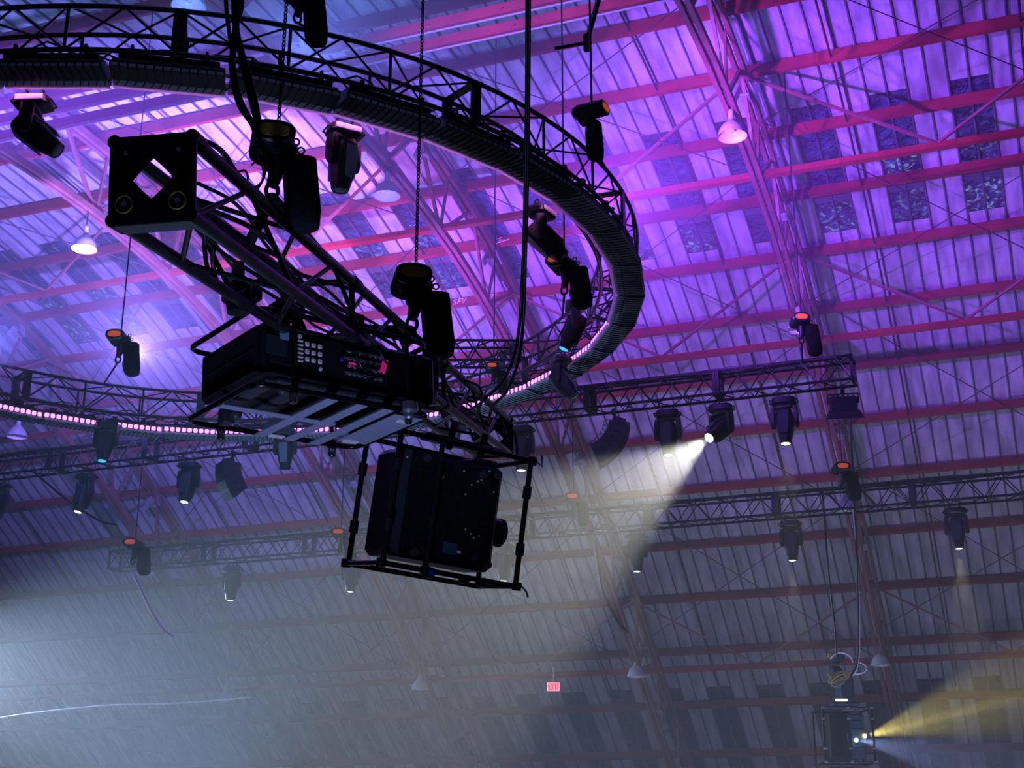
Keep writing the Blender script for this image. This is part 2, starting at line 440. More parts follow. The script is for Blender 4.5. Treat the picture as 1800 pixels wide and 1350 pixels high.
lamps = [((1287, 240), 0, 'white high-bay lamp hanging from the arched truss at upper right, largest in view'),
         ((680, 345), 1, 'pink-lit high-bay lamp hanging just above the second chain hoist'),
         ((148, 438), 2, 'pink-lit high-bay lamp hanging left of the square truss end plate'),
         ((1405, 580), 0, 'high-bay lamp hanging right behind the small hoist on the upper lighting truss'),
         ((30, 768), 3, 'dim high-bay lamp at the left edge under the glowing battens'),
         ((1485, 897), 0, 'high-bay lamp tucked under the lower lighting truss at the right'),
         ((1040, 934), 1, 'high-bay lamp in the white beam under the lower lighting truss'),
         ((255, 1010), 3, 'high-bay lamp under the left end of the lower lighting truss'),
         ((1548, 1170), 0, 'high-bay lamp on the red post right of the distant projector'),
         ((1118, 1190), 1, 'high-bay lamp right of the red exit sign'),
         ((738, 1212), 2, 'high-bay lamp left of the red exit sign, below the tie beam'),
         ((395, 1233), 3, 'faint high-bay lamp in the haze, second from the left edge'),
         ((60, 1255), 4, 'faint high-bay lamp in the haze nearest the lower left corner'),
         ((332, 12), 1, 'pink-lit high-bay lamp cut off by the top edge, above the circular truss')]
for i, (px, k, lab) in enumerate(lamps):
    X = -3.768-6*k
    p = atX(px[0], px[1], X) + EZ*.475
    if i == 0: LP.matrix_world = Matrix.Translation(p); LP['label'] = lab; LP['group'] = 'high-bay lamps under the roof trusses'
    else: dup(LP, Matrix.Translation(p), lab)
# ------------------------------------------------------------------ circular truss
CX, CY, TA = -10.129, 14.455, .02
def RP(deg, r, dz):
    a = R_(deg); x = CX+r*math.cos(a); return V((x, CY+r*math.sin(a), 7+TA*x+dz))
ring = thing('circular_truss', 'large black circular box truss hung level under the roof, ringed with battens', 'truss', V((CX, CY, 6.8)))
ring_inv = Matrix.Translation(-V((CX, CY, 6.8)))
RO, RI, ZB, ZT = 5.93, 5.45, .21, .68
for sgi in range(9):
    a0 = -88+30*sgi; a1 = a0+30
    seg = bpy.data.objects.new('truss_segment', None); COL.objects.link(seg); seg.parent = ring
    def bld(mb_, nm, mt='truss'):
        mb_.v = [tuple(V(v)-V((CX, CY, 6.8))) for v in mb_.v]; return mb_.build(nm, mt, seg, 40)
    for r in (RO, RI):
        for z in (ZB, ZT):
            m = MB(); m.path([RP(a0+(a1-a0)*i/9, r, z) for i in range(10)], .026, 8); bld(m, 'chord')
    m = MB(); nb = 3
    for i in range(nb):
        b0 = a0+(a1-a0)*i/nb; b2 = a0+(a1-a0)*(i+1)/nb; b1 = (b0+b2)/2
        for r in (RO, RI):
            m.tube(RP(b0, r, ZB), RP(b1, r, ZT), .013, 6); m.tube(RP(b1, r, ZT), RP(b2, r, ZB), .013, 6)
        for z in (ZB, ZT):
            m.tube(RP(b0, RO, z), RP(b1, RI, z), .012, 6); m.tube(RP(b1, RI, z), RP(b2, RO, z), .012, 6)
    bld(m, 'lacing')
    ar = R_(a0); tg = V((-math.sin(ar), math.cos(ar), 0)); rd = V((math.cos(ar), math.sin(ar), 0))
    for r in (RO, RI):
        m = MB(); m.box(RP(a0, r, (ZB+ZT)/2), (.13, .03, ZT-ZB+.05), tg, rd, EZ, .006); bld(m, 'joint_plate')
    for z in (ZB, ZT):
        m = MB(); m.box(RP(a0, (RO+RI)/2, z), (.10, RO-RI, .03), tg, rd, EZ, .006); bld(m, 'joint_plate')
    for mid in (a0+10, a0+20):
        for r in (RO, RI): m = MB(); m.tube(RP(mid, r, ZB), RP(mid, r, ZT), .017, 8); bld(m, 'upright')
    m = MB()
    for jj in range(3):
        pts = []
        for i in range(19):
            aa = a0+(a1-a0)*i/18; w = .5+.5*math.sin(i*.9+jj*2+sgi)
            pts.append(RP(aa, RI+.1+.28*w*(jj/2+.3), ZB+.03+.035*jj*(1 if i % 3 else .2)))
        m.path(pts, .011, 6)
    bld(m, 'cable_loom', 'rubber')
# ------------------------------------------------------------------ LED battens
def seglist():
    near = [-84.5, -74.4, -64.05, -53.3, -42.8, -32.4]
    b = near[:]
    for i in range(1, 10): b.append(-32.4+(58.2+32.4)*i/9)
    for i in range(1, 10): b.append(58.2+(148-58.2)*i/9)
    for i in range(1, 4): b.append(148+9.9*i)
    return b
B_ = seglist()
RIN, ROUT = 5.66, 6.02
def batten(width, hot):
    """local: x along bar, y outwards (0 at inner face), z up (0 underside)"""
    t = thing('led_batten', '', 'batten')
    m = MB(); w = width
    sec = [(0, .0), (.36, 0), (.36, .035), (.30, .06), (.27, .135), (.12, .15), (.03, .12), (0, .12)]
    m.prism([(y, z) for y, z in sec], V((-w/2, 0, 0)), EY, EZ, EX*w); m.build('housing', 'bar', t, 25)
    m = MB()
    n = 13
    for i in range(n+1):
        x = -w/2+w*i/n
        m.box((x, .245, -.008), (.012, .20, .022)); m.box((x, .35, .02), (.014, .03, .05))
        m.bar(V((x, .15, -.006)), V((x+.045, .03, -.006)), .010, .016)
    m.box((0, .357, .047), (w, .012, .014))
    m.build('cooling_fins', 'fin', t, 20)
    m = MB()
    m.box((0, .235, -.003), (w*.99, .25, .006)); m.build('louvre_tray', 'fin' if hot == 0 else 'bar', t, 20)
    m = MB(); m.box((0, .022, -.004), (w*.995, .135, .006)); m.build('frosted_lip', 'frost', t, 20)
    m = MB(); nc = 10
    for i in range(nc):
        x = -w/2+w*(i+.5)/nc; hw = w/nc*.36
        c = V((x, -.006, .062))
        pts = [c+EX*(hw*math.copysign(abs(math.cos(q))**.5, math.cos(q)))+EZ*(.036*math.copysign(abs(math.sin(q))**.5, math.sin(q))) for q in [2*math.pi*k/12 for k in range(12)]]
        m.add(pts, [tuple(range(12))])
    m.build('pixel_cells', 'cell' if hot else 'cellr', t, 20)
    m = MB()
    for i in range(nc):
        x = -w/2+w*(i+.5)/nc
        m.box((x, -.004, .108), (w/nc*.7, .03, .02)); m.box((x-w/nc/2, -.004, .062), (.008, .02, .09))
    m.build('lens_hoods', 'fin', t, 20)
    m = MB()
    m.box((0, .2, .175), (w*.9, .14, .05), ch=.008)
    for x in (-.3, -.1, .18, .36): m.box((x*w, .15, .215), (.07, .06, .05), ch=.006)
    m.build('power_tray', 'fin', t, 20)
    for x in (-.33, .33):
        m = MB(); m.box((x*w, .26, .19), (.05, .035, .10), ch=.006)
        m.path([V((x*w, .27+.04*math.cos(q), .235+.04*math.sin(q))) for q in [2*math.pi*k/10 for k in range(10)]], .014, 6, True); m.build('clamp', 'fix', t, 30)
    return t
hot_p = batten(.99, 1); dim_p = batten(.99, 0)
used = {0: False, 1: False}
bt_pos = []
for i in range(len(B_)-1):
    a = (B_[i]+B_[i+1])/2
    hot = 1 if a > -12 else 0
    ar = R_(a); outw = V((math.cos(ar), math.sin(ar), 0)); tang = V((-math.sin(ar), math.cos(ar), 0))
    half = R_((B_[i+1]-B_[i])/2)
    p = RP(a, RIN*math.cos(half)-.005, 0)
    xx = outw.cross(EZ)       # x axis so that x,y,z right handed
    mw = frame(p, xx, outw, EZ)
    wid = 2*RIN*math.sin(half)*.975
    mw = mw @ Matrix.Diagonal((wid/.99, 1, 1, 1))
    ui = i
    if i < 6:
        lab = 'dark LED batten on the near top arc of the circular truss, %s from the left' % ORD[i]
    elif i < 12:
        lab = 'LED batten showing its ribbed underside, %s down the right curve of the circular truss' % ORD[i-6]
    elif i < 16:
        lab = 'LED batten with blue underside, %s up from the lower right of the circular truss' % ORD[15-i]
    else:
        lab = 'LED batten with glowing pink cells, %s from the right along the far arc' % ORD[i-16]
    root = (hot_p, dim_p)[0 if hot else 1]
    grp = 'LED battens around the circular truss'
    if not used[hot]: used[hot] = True; root.matrix_world = mw; root['label'] = lab; root['group'] = grp
    else: dup(root, mw, lab, grp)
# ------------------------------------------------------------------ moving heads
def head_proto(name, sc, lensmat, headmat='fix', panel='bluegrey'):
    t = thing('moving_head', '', 'stage light')
    s = sc
    m = MB()
    m.loft([(-.02*s, .17*s, .13*s), (-.04*s, .21*s, .16*s), (-.13*s, .225*s, .165*s), (-.155*s, .17*s, .14*s)], 20, 4)
    for sx in (-1, 1):
        m.path([V((sx*.2*s, y, -.09*s)) + EX*sx*dx for y, dx in ((-.12*s, 0), (-.1*s, .045*s), (.1*s, .045*s), (.12*s, 0))], .014*s, 6)
    m.build('base', 'fix', t, 40)
    if panel == 'panel':
        m = MB(); m.box((0, -.163*s, -.085*s), (.34*s, .012*s, .075*s), ch=.003); m.build('base_panel', 'lampw', t, 30)
    for sx in (-1, 1):
        m = MB(); m.box((sx*.1*s, 0, 0), (.035*s, .05*s, .06*s), ch=.004)
        m.path([V((sx*.1*s, .035*s*math.cos(q), .05*s+.035*s*math.sin(q))) for q in [2*math.pi*k/10 for k in range(10)]], .013*s, 6, True)
        m.build('clamp', 'chain', t, 30)
    y = MB()
    y.loft([(-.155*s, .12*s, .10*s), (-.185*s, .19*s, .085*s), (-.21*s, .20*s, .08*s)], 20, 4)
    for sx in (-1, 1):
        y.loft([(-.19*s, .045*s, .08*s, sx*.19*s, 0), (-.3*s, .045*s, .085*s, sx*.205*s, 0), (-.50*s, .04*s, .08*s, sx*.21*s, 0), (-.57*s, .035*s, .05*s, sx*.208*s, 0)], 14, 4)
        y.lathe([(.0, 0), (.022*s, 0), (.022*s, .012*s), (0, .014*s)], 10, EY, EZ, EX*sx, V((sx*.245*s, 0, -.52*s)))
    y.build('yoke', 'fix', t, 40)
    h = MB()
    h.loft([(.20*s, .09*s, .09*s), (.17*s, .135*s, .14*s), (.05*s, .158*s, .165*s), (-.1*s, .158*s, .16*s), (-.26*s, .135*s, .135*s), (-.40*s, .105*s, .105*s), (-.43*s, .102*s, .102*s), (-.44*s, .096*s, .096*s)], 24, 3.2)
    hd = h.build('head', headmat, t, 40, Matrix.Translation((0, 0, -.44*s)))
    p = MB()
    p.prism([(-.085*s, .12*s), (.085*s, .12*s), (.095*s, .02*s), (.07*s, -.3*s), (-.07*s, -.3*s), (-.095*s, .02*s)], V((0, -.168*s, 0)), EX, EZ, EY*.02*s)
    p.build('side_panel', panel, hd, 30)
    p = MB()
    p.prism([(-.085*s, .12*s), (.085*s, .12*s), (.095*s, .02*s), (.07*s, -.3*s), (-.07*s, -.3*s), (-.095*s, .02*s)], V((0, .148*s, 0)), EX, EZ, EY*.02*s)
    p.build('side_panel', panel, hd, 30)
    r = MB(); r.lathe([(.098*s, -.42*s), (.104*s, -.425*s), (.104*s, -.452*s), (.086*s, -.455*s), (.082*s, -.445*s)], 24); r.build('lens_ring', 'grey', hd, 40)
    l = MB(); l.lathe([(0, -.462*s), (.03*s, -.46*s), (.06*s, -.455*s), (.083*s, -.446*s)], 24); l.build('front_lens', lensmat, hd, 60)
    for sx in (-1, 1):
        b = MB(); b.lathe([(0, .01*s), (.012*s, .008*s), (.012*s, 0), (0, 0)], 8, EY, EZ, EX*sx, V((sx*.158*s, 0, -.1*s))); b.build('axle_cap', 'chrome', hd, 40)
    return t
def aim(root, pan, tilt, sc):
    for ch in root.children:
        n = ch.name.split('.')[0]
        if n == 'yoke': ch.matrix_basis = rz(pan)
        if n == 'head': ch.matrix_basis = Matrix.Translation((0, 0, -.44*sc)) @ rz(pan) @ rx(tilt)
def aim_dir(root, d, sc):
    d = d.normalized()
    pan = math.atan2(d.x, -d.y)          # head at tilt t points to -Y side when t>0 : dir = (0,-sin t,-cos t)
    tilt = -math.acos(max(-1, min(1, -d.z)))
    # direction after rx(tilt) of (0,0,-1): (0, sin(tilt), -cos(tilt)) ; tilt<0 -> -Y
    aim(root, pan, tilt, sc)
SCR_ = .80
hp = head_proto('moving_head', SCR_, 'lens', 'fix', 'panel')
hpb = head_proto('moving_head', SCR_, 'lensb')
def camdir(r, u, f): return RT*r+UP*u+FW*f
ringheads = [
    ((62, 163), 5.4, -1, camdir(.78, -.60, -.18), 0, 'black moving head pointing right at the upper left corner, under the near battens'),
    ((606, 214), 5.4, -1, camdir(-.05, -.95, -.28), 0, 'moving head with blue-grey side panel hanging straight down under the near battens'),
    ((950, 345), 5.4, -1, camdir(.68, -.66, -.22), 0, 'moving head aimed down right, inside the right curve of the circular truss'),
    ((1068, 508), 5.1, 0, camdir(-.42, -.82, -.30), 1, 'moving head with blue-lit lens aimed down left beside the ribbed battens'),
    ((985, 633), 5.4, 1, camdir(.50, -.62, -.45), 0, 'moving head with bright pink base near the inner end of the upper lighting truss'),
    ((798, 716), 5.4, 1, camdir(.0, -.9, -.4), 0, 'moving head mostly hidden behind the far end of the black box truss'),
    ((503, 755), 5.4, 1, camdir(.02, -.98, -.1), 0, 'moving head hanging just below the near projector, in front of the far arc'),
    ((190, 733), 5.4, 1, camdir(-.02, -.86, -.5), 1, 'moving head with glowing blue lens on the far left arc of glowing battens')]
first = {0: True, 1: True}
for px, rr, sg, d, blu, lab in ringheads:
    r = ray(*px)
    if sg == 0: p = RP(20.5, rr, .1)
    else:
        A = r.x**2+r.y**2; Bq = -2*(r.x*CX+r.y*CY); Cq = CX*CX+CY*CY-rr*rr
        t = (-Bq+sg*math.sqrt(Bq*Bq-4*A*Cq))/2/A; p = r*t
    ang = math.atan2(p.y-CY, p.x-CX)
    p.z = 7+TA*p.x+.035
    proto = hpb if blu else hp
    mw = Matrix.Translation(p) @ rz(ang+math.pi/2)
    grp = 'moving heads under the circular truss'
    if first[blu]: first[blu] = False; o = proto; o.matrix_world = mw; o['label'] = lab; o['group'] = grp
    else: o = dup(proto, mw, lab, grp)
    aim_dir(o, (mw.to_3x3().inverted() @ d), SCR_)
# ------------------------------------------------------------------ straight lighting trusses
def box_truss(name, label, O, ax, side, up, L, sec, nsec, cr, bay, mt='truss', web=.012, top_loom=True, group=None):
    mw = frame(O, ax, side, up)
    t = thing(name, label, 'truss', mw, group)
    h = sec/2; l = L/nsec
    for q in range(nsec):
        seg = bpy.data.objects.new('truss_section', None); COL.objects.link(seg); seg.parent = t
        x0 = q*l; x1 = x0+l
        for a in (-1, 1):
            for b in (-1, 1):
                m = MB(); m.tube((x0, a*h, b*h), (x1, a*h, b*h), cr, 8); m.build('chord', mt, seg)
        m = MB(); n = max(1, round(l/bay)); d = l/n
        for i in range(n):
            xa = x0+i*d; xm = xa+d/2; xb = xa+d
            for a in (-1, 1):
                m.tube((xa, a*h, -h), (xm, a*h, h), web, 6); m.tube((xm, a*h, h), (xb, a*h, -h), web, 6)
                m.tube((xa, -h, a*h), (xm, h, a*h), web, 6); m.tube((xm, h, a*h), (xb, -h, a*h), web, 6)
        m.build('lacing', mt, seg)
        m = MB()
        for xe in (x0+.03, x1-.03):
            for a in (-1, 1):
                m.box((xe, a*h, 0), (.05, .04, sec)); m.box((xe, 0, a*h), (.05, sec, .04))
        m.build('end_frame', mt, seg)
    if top_loom:
        m = MB()
        for jj in range(4):
            m.path([V((.2+(L-.4)*i/60, -h*.5+.05*jj+.04*math.sin(i*.8+jj), h+.03+.022*math.sin(i*.37+jj*1.7))) for i in range(61)], .017, 6)
        m.build('cable_loom', 'rubber', t)
    return t
Y1 = 21.8; z1 = atY(900, 708, Y1).z
aL = atY(-60, 829, Y1); aR = atY(1503, 651, Y1)
L1 = (aR-aL).length
box_truss('lighting_truss', 'black lighting truss passing behind the circular truss, carrying moving heads', aL, (aR-aL).normalized(), EY, EZ, L1, .40, 8, .026, .55)
Y2 = 27.6
bL = atY(200, 987, Y2); bR = atY(1860, 846, Y2)
L2 = (bR-bL).length
box_truss('lighting_truss', 'lower farther lighting truss in the haze carrying five moving heads', bL, (bR-bL).normalized(), EY, EZ, L2, .44, 8, .026, .6)
def on1(u): # px on truss 1 -> x
    w = (u+60)/(1503+60); lo = aL; hi = aR
    # perspective-correct by intersecting with Y plane
    v = 829+(651-829)*w; return atY(u, v, Y1)
def on2(u):
    w = (u-200)/1660; return atY(u, 987+(846-987)*w, Y2)
big = head_proto('moving_head', .92, 'lensy')
bigw = head_proto('moving_head', .92, 'lensw')
BS = .92
DN = V((0, -.12, -1))
heads = [
    (1, 4, DN, 'moving head cut off at the left edge under the upper lighting truss'),
    (1, 155, V((-.1, -.25, -1)), 'moving head below the blue-lit lens on the left of the upper lighting truss'),
    (1, 336, V((0, -.2, -1)), 'moving head between two others left of the slanted speaker array'),
    (1, 917, V((.0, -.05, -1)), 'pale hazy moving head just right of the black box truss end'),
    (1, 1172, DN, 'dark moving head between the curved speaker array and the bright beam'),
    (1, 1375, V((.0, -.14, -1)), 'moving head with lit lens, last on the right of the upper lighting truss'),
    (2, 411, V((0, -.05, -1)), 'moving head at the left of the lower lighting truss in blue haze'),
    (2, 620, V((0, -.05, -1)), 'moving head half hidden by the lower left corner of the projector frame'),
    (2, 886, V((0, -.05, -1)), 'ghostly moving head seen just behind the projector lens'),
    (2, 1117, V((0, -.02, -1)), 'moving head in the white beam on the lower lighting truss'),
    (2, 1387, V((0, -.02, -1)), 'moving head on the lower truss left of the hanging cables'),
    (2, 1675, V((0, -.02, -1)), 'moving head at far right with a warm beam below it')]
fst = True
headpos = {}
for tr, u, d, lab in heads:
    p = on1(u) if tr == 1 else on2(u)
    p = p-EZ*((.26 if tr == 1 else .28)+.06)
    yaw = .12 if tr == 1 else .2
    mw = Matrix.Translation(p) @ rz(yaw)
    if fst: fst = False; o = big; o.matrix_world = mw; o['label'] = lab; o['group'] = 'moving heads on the straight lighting trusses'
    else: o = dup(big, mw, lab, 'moving heads on the straight lighting trusses')
    aim_dir(o, mw.to_3x3().inverted() @ d, BS)
    headpos[(tr, u)] = p
p = on1(1265)-EZ*.32
mw = Matrix.Translation(p) @ rz(.12)
bigw.matrix_world = mw; bigw['label'] = 'moving head throwing the bright white beam to the lower left'; bigw['group'] = 'moving heads on the straight lighting trusses'
BD = camdir(-.60, -.40, -.68).normalized()
aim_dir(bigw, mw.to_3x3().inverted() @ BD, BS)
beam_o = p+V((0, 0, -.44*BS))+BD*.50
# speaker arrays
def speaker_array(px, n, yaw, a0, da, sgn, label, sc=.74):
    """boxes fanned on an arc; local x = sideways in view, y = width, z = up"""
    p = on1(px)-EZ*.23
    t = thing('speaker_array', label, 'speaker', Matrix.Translation(p) @ rz(yaw) @ Matrix.Scale(sc, 4))
    Rf, dp, w = 1.25, .46, .30
    ang0 = R_(a0); f0 = V((sgn*math.cos(ang0), 0, math.sin(ang0)))
    cen = V((sgn*.10, 0, -.42))-f0*(Rf-.25)
    m = MB(); m.box((0, 0, -.04), (.09, .10, .14), ch=.01); m.bar(V((0, 0, -.08)), V((sgn*.16, 0, -.34)), .07, .05, EY); m.bar(V((-sgn*.05, 0, -.26)), V((sgn*.24, 0, -.36)), .3, .03, EY); m.build('hanging_bracket', 'fix', t, 30)
    for i in range(n):
        q0 = R_(a0-da*i)+R_(da/2); q1 = q0-R_(da)
        d0 = V((sgn*math.cos(q0), 0, math.sin(q0))); d1 = V((sgn*math.cos(q1), 0, math.sin(q1)))
        g = .006
        poly = [cen+d0*(Rf-dp)+(d1-d0)*g, cen+d0*Rf+(d1-d0)*g*.5, cen+d1*Rf-(d1-d0)*g*.5, cen+d1*(Rf-dp)-(d1-d0)*g]
        m = MB(); n4 = len(poly)
        m.add([v-EY*w for v in poly]+[v+EY*w for v in poly], [(0, 1, 2, 3), (7, 6, 5, 4)]+[(k, (k+1) % 4, 4+(k+1) % 4, 4+k) for k in range(4)])
        c = m.build('speaker_cabinet', 'grey', t, 20)
        dm = (d0+d1).normalized(); tn = (d1-d0).normalized()
        g_ = MB(); g_.box(cen+dm*(Rf+.002), (.012, w*1.9, (d1-d0).length*Rf*.9), dm, EY, tn); g_.build('grille', 'fin', c, 25)
        h = MB(); h.box(cen+dm*(Rf-dp*.45)-EY*(w+.004), (.2, .012, .05), dm, EY, tn); h.build('side_handle', 'fin', c, 25)
        k = MB(); a = cen+dm*(Rf-dp)
        k.path(smooth([a, a-dm*.10+tn*.02, a-dm*.15-tn*.08, a-dm*.06-tn*.16, a+dm*.01-tn*.14]), .007, 5); k.build('signal_cable', 'rubber', c)
    return t
def smooth(pts, n=8):
    P = [V(p) for p in pts]; P = [P[0]*2-P[1]]+P+[P[-1]*2-P[-2]]; out = []
    for i in range(1, len(P)-2):
        for k in range(n):
            t = k/n
            out.append(.5*((2*P[i])+(P[i+1]-P[i-1])*t+(2*P[i-1]-5*P[i]+4*P[i+1]-P[i+2])*t*t+(3*P[i]-P[i-1]-3*P[i+1]+P[i+2])*t**3))
    return out+[P[-2]]
speaker_array(1078, 6, YAW-.1, -14, 9.5, 1, 'curved speaker array hanging left of the bright beam')
speaker_array(412, 4, YAW+.55, -2, 12, -1, 'dark slanted speaker array left of the near projector')
# floodlight at truss end
p = on1(1478)-EZ*.24
t = thing('floodlight', 'square floodlight with barn door hanging from the right end of the upper truss', 'stage light', Matrix.Translation(p) @ rz(.2))
m = MB(); m.box((0, 0, -.06), (.06, .06, .16), ch=.006); m.path([(-.24, 0, -.3), (-.24, 0, -.14), (.24, 0, -.14), (.24, 0, -.3)], .016, 8); m.build('yoke', 'fix', t)
m = MB(); m.box((0, .02, -.33), (.44, .22, .26), ch=.02)
for k in range(5): m.box((-.16+.08*k, .02, -.19), (.03, .2, .02))
m.build('lamp_body', 'grey', t, 30)
m = MB(); m.box((0, -.11, -.33), (.40, .02, .22)); m.build('glass', 'bluegrey', t)
m = MB(); m.prism([(-.24, 0), (.24, 0), (.30, -.18), (-.30, -.18)], V((0, -.12, -.45)), EX, (EZ*.9+EY*.45).normalized(), EY*.008); m.build('barn_door', 'fix', t, 20)
# ------------------------------------------------------------------ chain hoists
def chain_mesh(m, a, b, r=.004, ln=.03):
    a = V(a); b = V(b); d = b-a; L = d.length; d.normalize(); X = d.orthogonal().normalized(); Y = d.cross(X)
    n = int(L/(ln*.78))
    for i in range(n):
        c = a+d*(ln*.78*(i+.5)); q = X if i % 2 else Y
        pts = [c+d*(ln*.5*math.cos(t))+q*(ln*.30*math.sin(t)) for t in [2*math.pi*k/8 for k in range(8)]]
        m.path(pts, r, 4, True)
def hoist_proto(lab_m, fine=True):
    t = thing('chain_hoist', '', 'hoist')
    m = MB()
    # motor housing, axis along y, front at -y
    m.loft([(-.16, .09, .052), (-.15, .112, .066), (.10, .112, .066), (.17, .09, .052), (.19, .06, .035)], 22, 2.6, EX, EZ, EY, V((-.03, 0, -.075)))
    for k in range(7): m.loft([(-.10+.035*k, .116, .070), (-.092+.035*k, .116, .070)], 22, 2.6, EX, EZ, EY, V((-.03, 0, -.075)))
    m.build('motor_housing', 'black', t, 40)
    m = MB(); m.loft([(-.172, .10, .058), (-.16, .114, .068)], 22, 2.6, EX, EZ, EY, V((-.03, 0, -.075))); m.build('end_cap', 'fix', t, 40)
    m = MB(); m.loft([(-.176, .078, .036), (-.171, .078, .036)], 18, 3, EX, EZ, EY, V((-.03, 0, -.075))); m.build('label_plate', lab_m, t, 40)
    m = MB(); m.box((.02, .07, -.15), (.13, .16, .07), ch=.02); m.box((.085, .05, -.10), (.05, .1, .12), ch=.015)
    for k in range(3): m.path([V((.10+.03*k, .02, -.03-.05*k))+V((.02*math.cos(q), 0, .02*math.sin(q))) for q in [2*math.pi*i/8 for i in range(8)]], .006, 5, True)
    m.build('chain_guide', 'black', t, 30)
    m = MB(); m.path([(0, .02, -.15), (0, .02, -.25), (-.015, .02, -.31)], [.05, .040, .032], 10); m.path([V((-.012, .02, -.34))+V((.032*math.cos(q), 0, .045*math.sin(q))) for q in [2*math.pi*i/12 for i in range(12)]], .012, 6, True)
    m.build('load_hook', 'chain', t, 40)
    m = MB()
    m.loft([(-.12, .06, .05, .125, .04), (-.13, .088, .075, .13, .04), (-.26, .094, .08, .14, .04), (-.43, .096, .082, .16, .04), (-.515, .088, .075, .165, .04), (-.545, .05, .045, .16, .04)], 20, 3.4)
    m.build('chain_bag', 'cloth', t, 45)
    m = MB(); m.path([(.05, .01, -.16), (.075, 0, -.25), (.06, -.02, -.4), (.08, -.03, -.5)], .006, 5); m.build('bag_strap', 'chain', t)
    return t
H1 = hoist_proto('yellowd')
H3 = hoist_proto('orange')
def place_hoist(px, d, yaw, lab, proto, firstp, top, sling=None, sc=1., fine=False):
    p = at(px[0], px[1], d)
    mw = Matrix.Translation(p) @ rz(yaw) @ Matrix.Scale(sc, 4)
    if firstp: o = proto; o.matrix_world = mw; o['label'] = lab; o['group'] = 'chain hoists hung from the roof'
    else: o = dup(proto, mw, lab, 'chain hoists hung from the roof')
    inv = mw.inverted()
    m = MB()
    tp = V((p.x, p.y, top))
    if fine: chain_mesh(m, inv @ p, inv @ tp, .0042, .032)
    else: m.path([inv @ p, inv @ tp], .011/sc, 6)
    m.build('chain', 'chain', o, 60)
    if sling:
        m = MB()
        hk = inv @ (mw @ V((-.012, .02, -.38)))
        for s in sling: m.path([hk, hk.lerp(inv @ s, .5), inv @ s], (.030 if fine else .014)/sc, 8)
        m.build('sling', 'cloth', o, 60)
    return o
C0 = V((-3.20276, 4.23548, 2.60606)); TAX = V((-.19747, .96901, .14842)).normalized()
TR = TAX.cross(EZ).normalized(); TU = TR.cross(TAX).normalized()
def TP(k, a=0, b=0): return C0+TAX*k+TR*(a*.16)+TU*(b*.16)
place_hoist((489, 234), 7.15, YAW+.25, 'large black chain hoist nearest the camera, above the box truss', H1, True, 11.2,
            [TP(1.55, -1, 1), TP(1.7, 1, 1), TP(1.75, 1, 1)], .92, True)
place_hoist((731, 478), 9.75, YAW+.2, 'second black chain hoist with yellowish oval plate, right above the near projector', H1, False, 11.8,
            [TP(3.6, -1, 1), TP(3.95, 1, 1)], 1.12, True)
def roofz(p): return 13.2
ho = [((530, -30), 13.6, YAW+.4, 'hoist cut off by the top edge, above the near arc of the circular truss', 11.6, [RP(-46, RO, ZT)], 1.1),
      ((1040, 186), 14.0, YAW+1.1, 'small hoist with orange label hanging by the right curve of the circular truss', 12.9, [RP(-4, RO, ZT)], .95),
      ((213, 585), 20.3, YAW, 'small hoist with glowing orange label above the far left arc of the circular truss', 12.2, [RP(139, RI, ZT)], 1.15),
      ((992, 452), 16.3, YAW-.4, 'small hoist with yellow label between two moving heads inside the circular truss', 12.6, [RP(44, RI, ZT)], 1.2),
      ((1408, 555), 21.6, YAW, 'small hoist on the right end of the upper lighting truss, below a lamp', 12.0, [on1(1412)+EZ*.22], 1.15),
      ((868, 640), 19.6, YAW, 'tiny hoist with orange label inside the far right of the circular truss', 12.2, None, .8),
      ((238, 948), 28.6, YAW, 'hoist holding the left end of the lower lighting truss', 8.8, [on2(238)+EZ*.24], 1.3),
      ((1480, 815), 27.0, YAW, 'hoist above the lower lighting truss where the long cables hang', 9.6, [on2(1480)+EZ*.24], 1.3),
      ((1008, 868), 27.4, YAW, 'hoist in the white beam above the lower lighting truss', 8.8, [on2(1008)+EZ*.24], 1.2),
      ((600, 930), 27.5, YAW, 'hoist above the lower lighting truss, just left of the projector frame', 8.8, [on2(602)+EZ*.24], 1.2)]
for i, (px, d, yaw, lab, top, sl, sc) in enumerate(ho):
    place_hoist(px, d, yaw, lab, H3, i == 0, top, sl, sc)
# ------------------------------------------------------------------ foreground box truss
S_ = .16
mw = frame(C0, TAX, -TR, TU)   # x along, y left, z up
FT = thing('box_truss', 'black square box truss with end plate carrying the two near projectors', 'truss', mw)
LT = 7.95
for a in (-1, 1):
    for b in (-1, 1):
        m = MB(); pts = []
        m.path([V((.02+LT*i/12, a*S_, b*S_)) for i in range(13)], .030, 12); m.build('chord', 'truss', FT, 50)
nb = 12; d = LT/nb
faces = (('y', -1), ('y', 1), ('z', -1), ('z', 1))
for ax_, sg in faces:
    for i in range(nb):
        xa = .03+i*d; xb = xa+d
        f = (lambda x, w: V((x, sg*S_, w*S_))) if ax_ == 'y' else (lambda x, w: V((x, w*S_, sg*S_)))
        m = MB()
        w0, w1 = (-1, 1) if i % 2 == 0 else (1, -1)
        m.tube(f(xa, w0), f(xb, w1), .0135, 8); m.build('web_bar', 'truss', FT, 50)
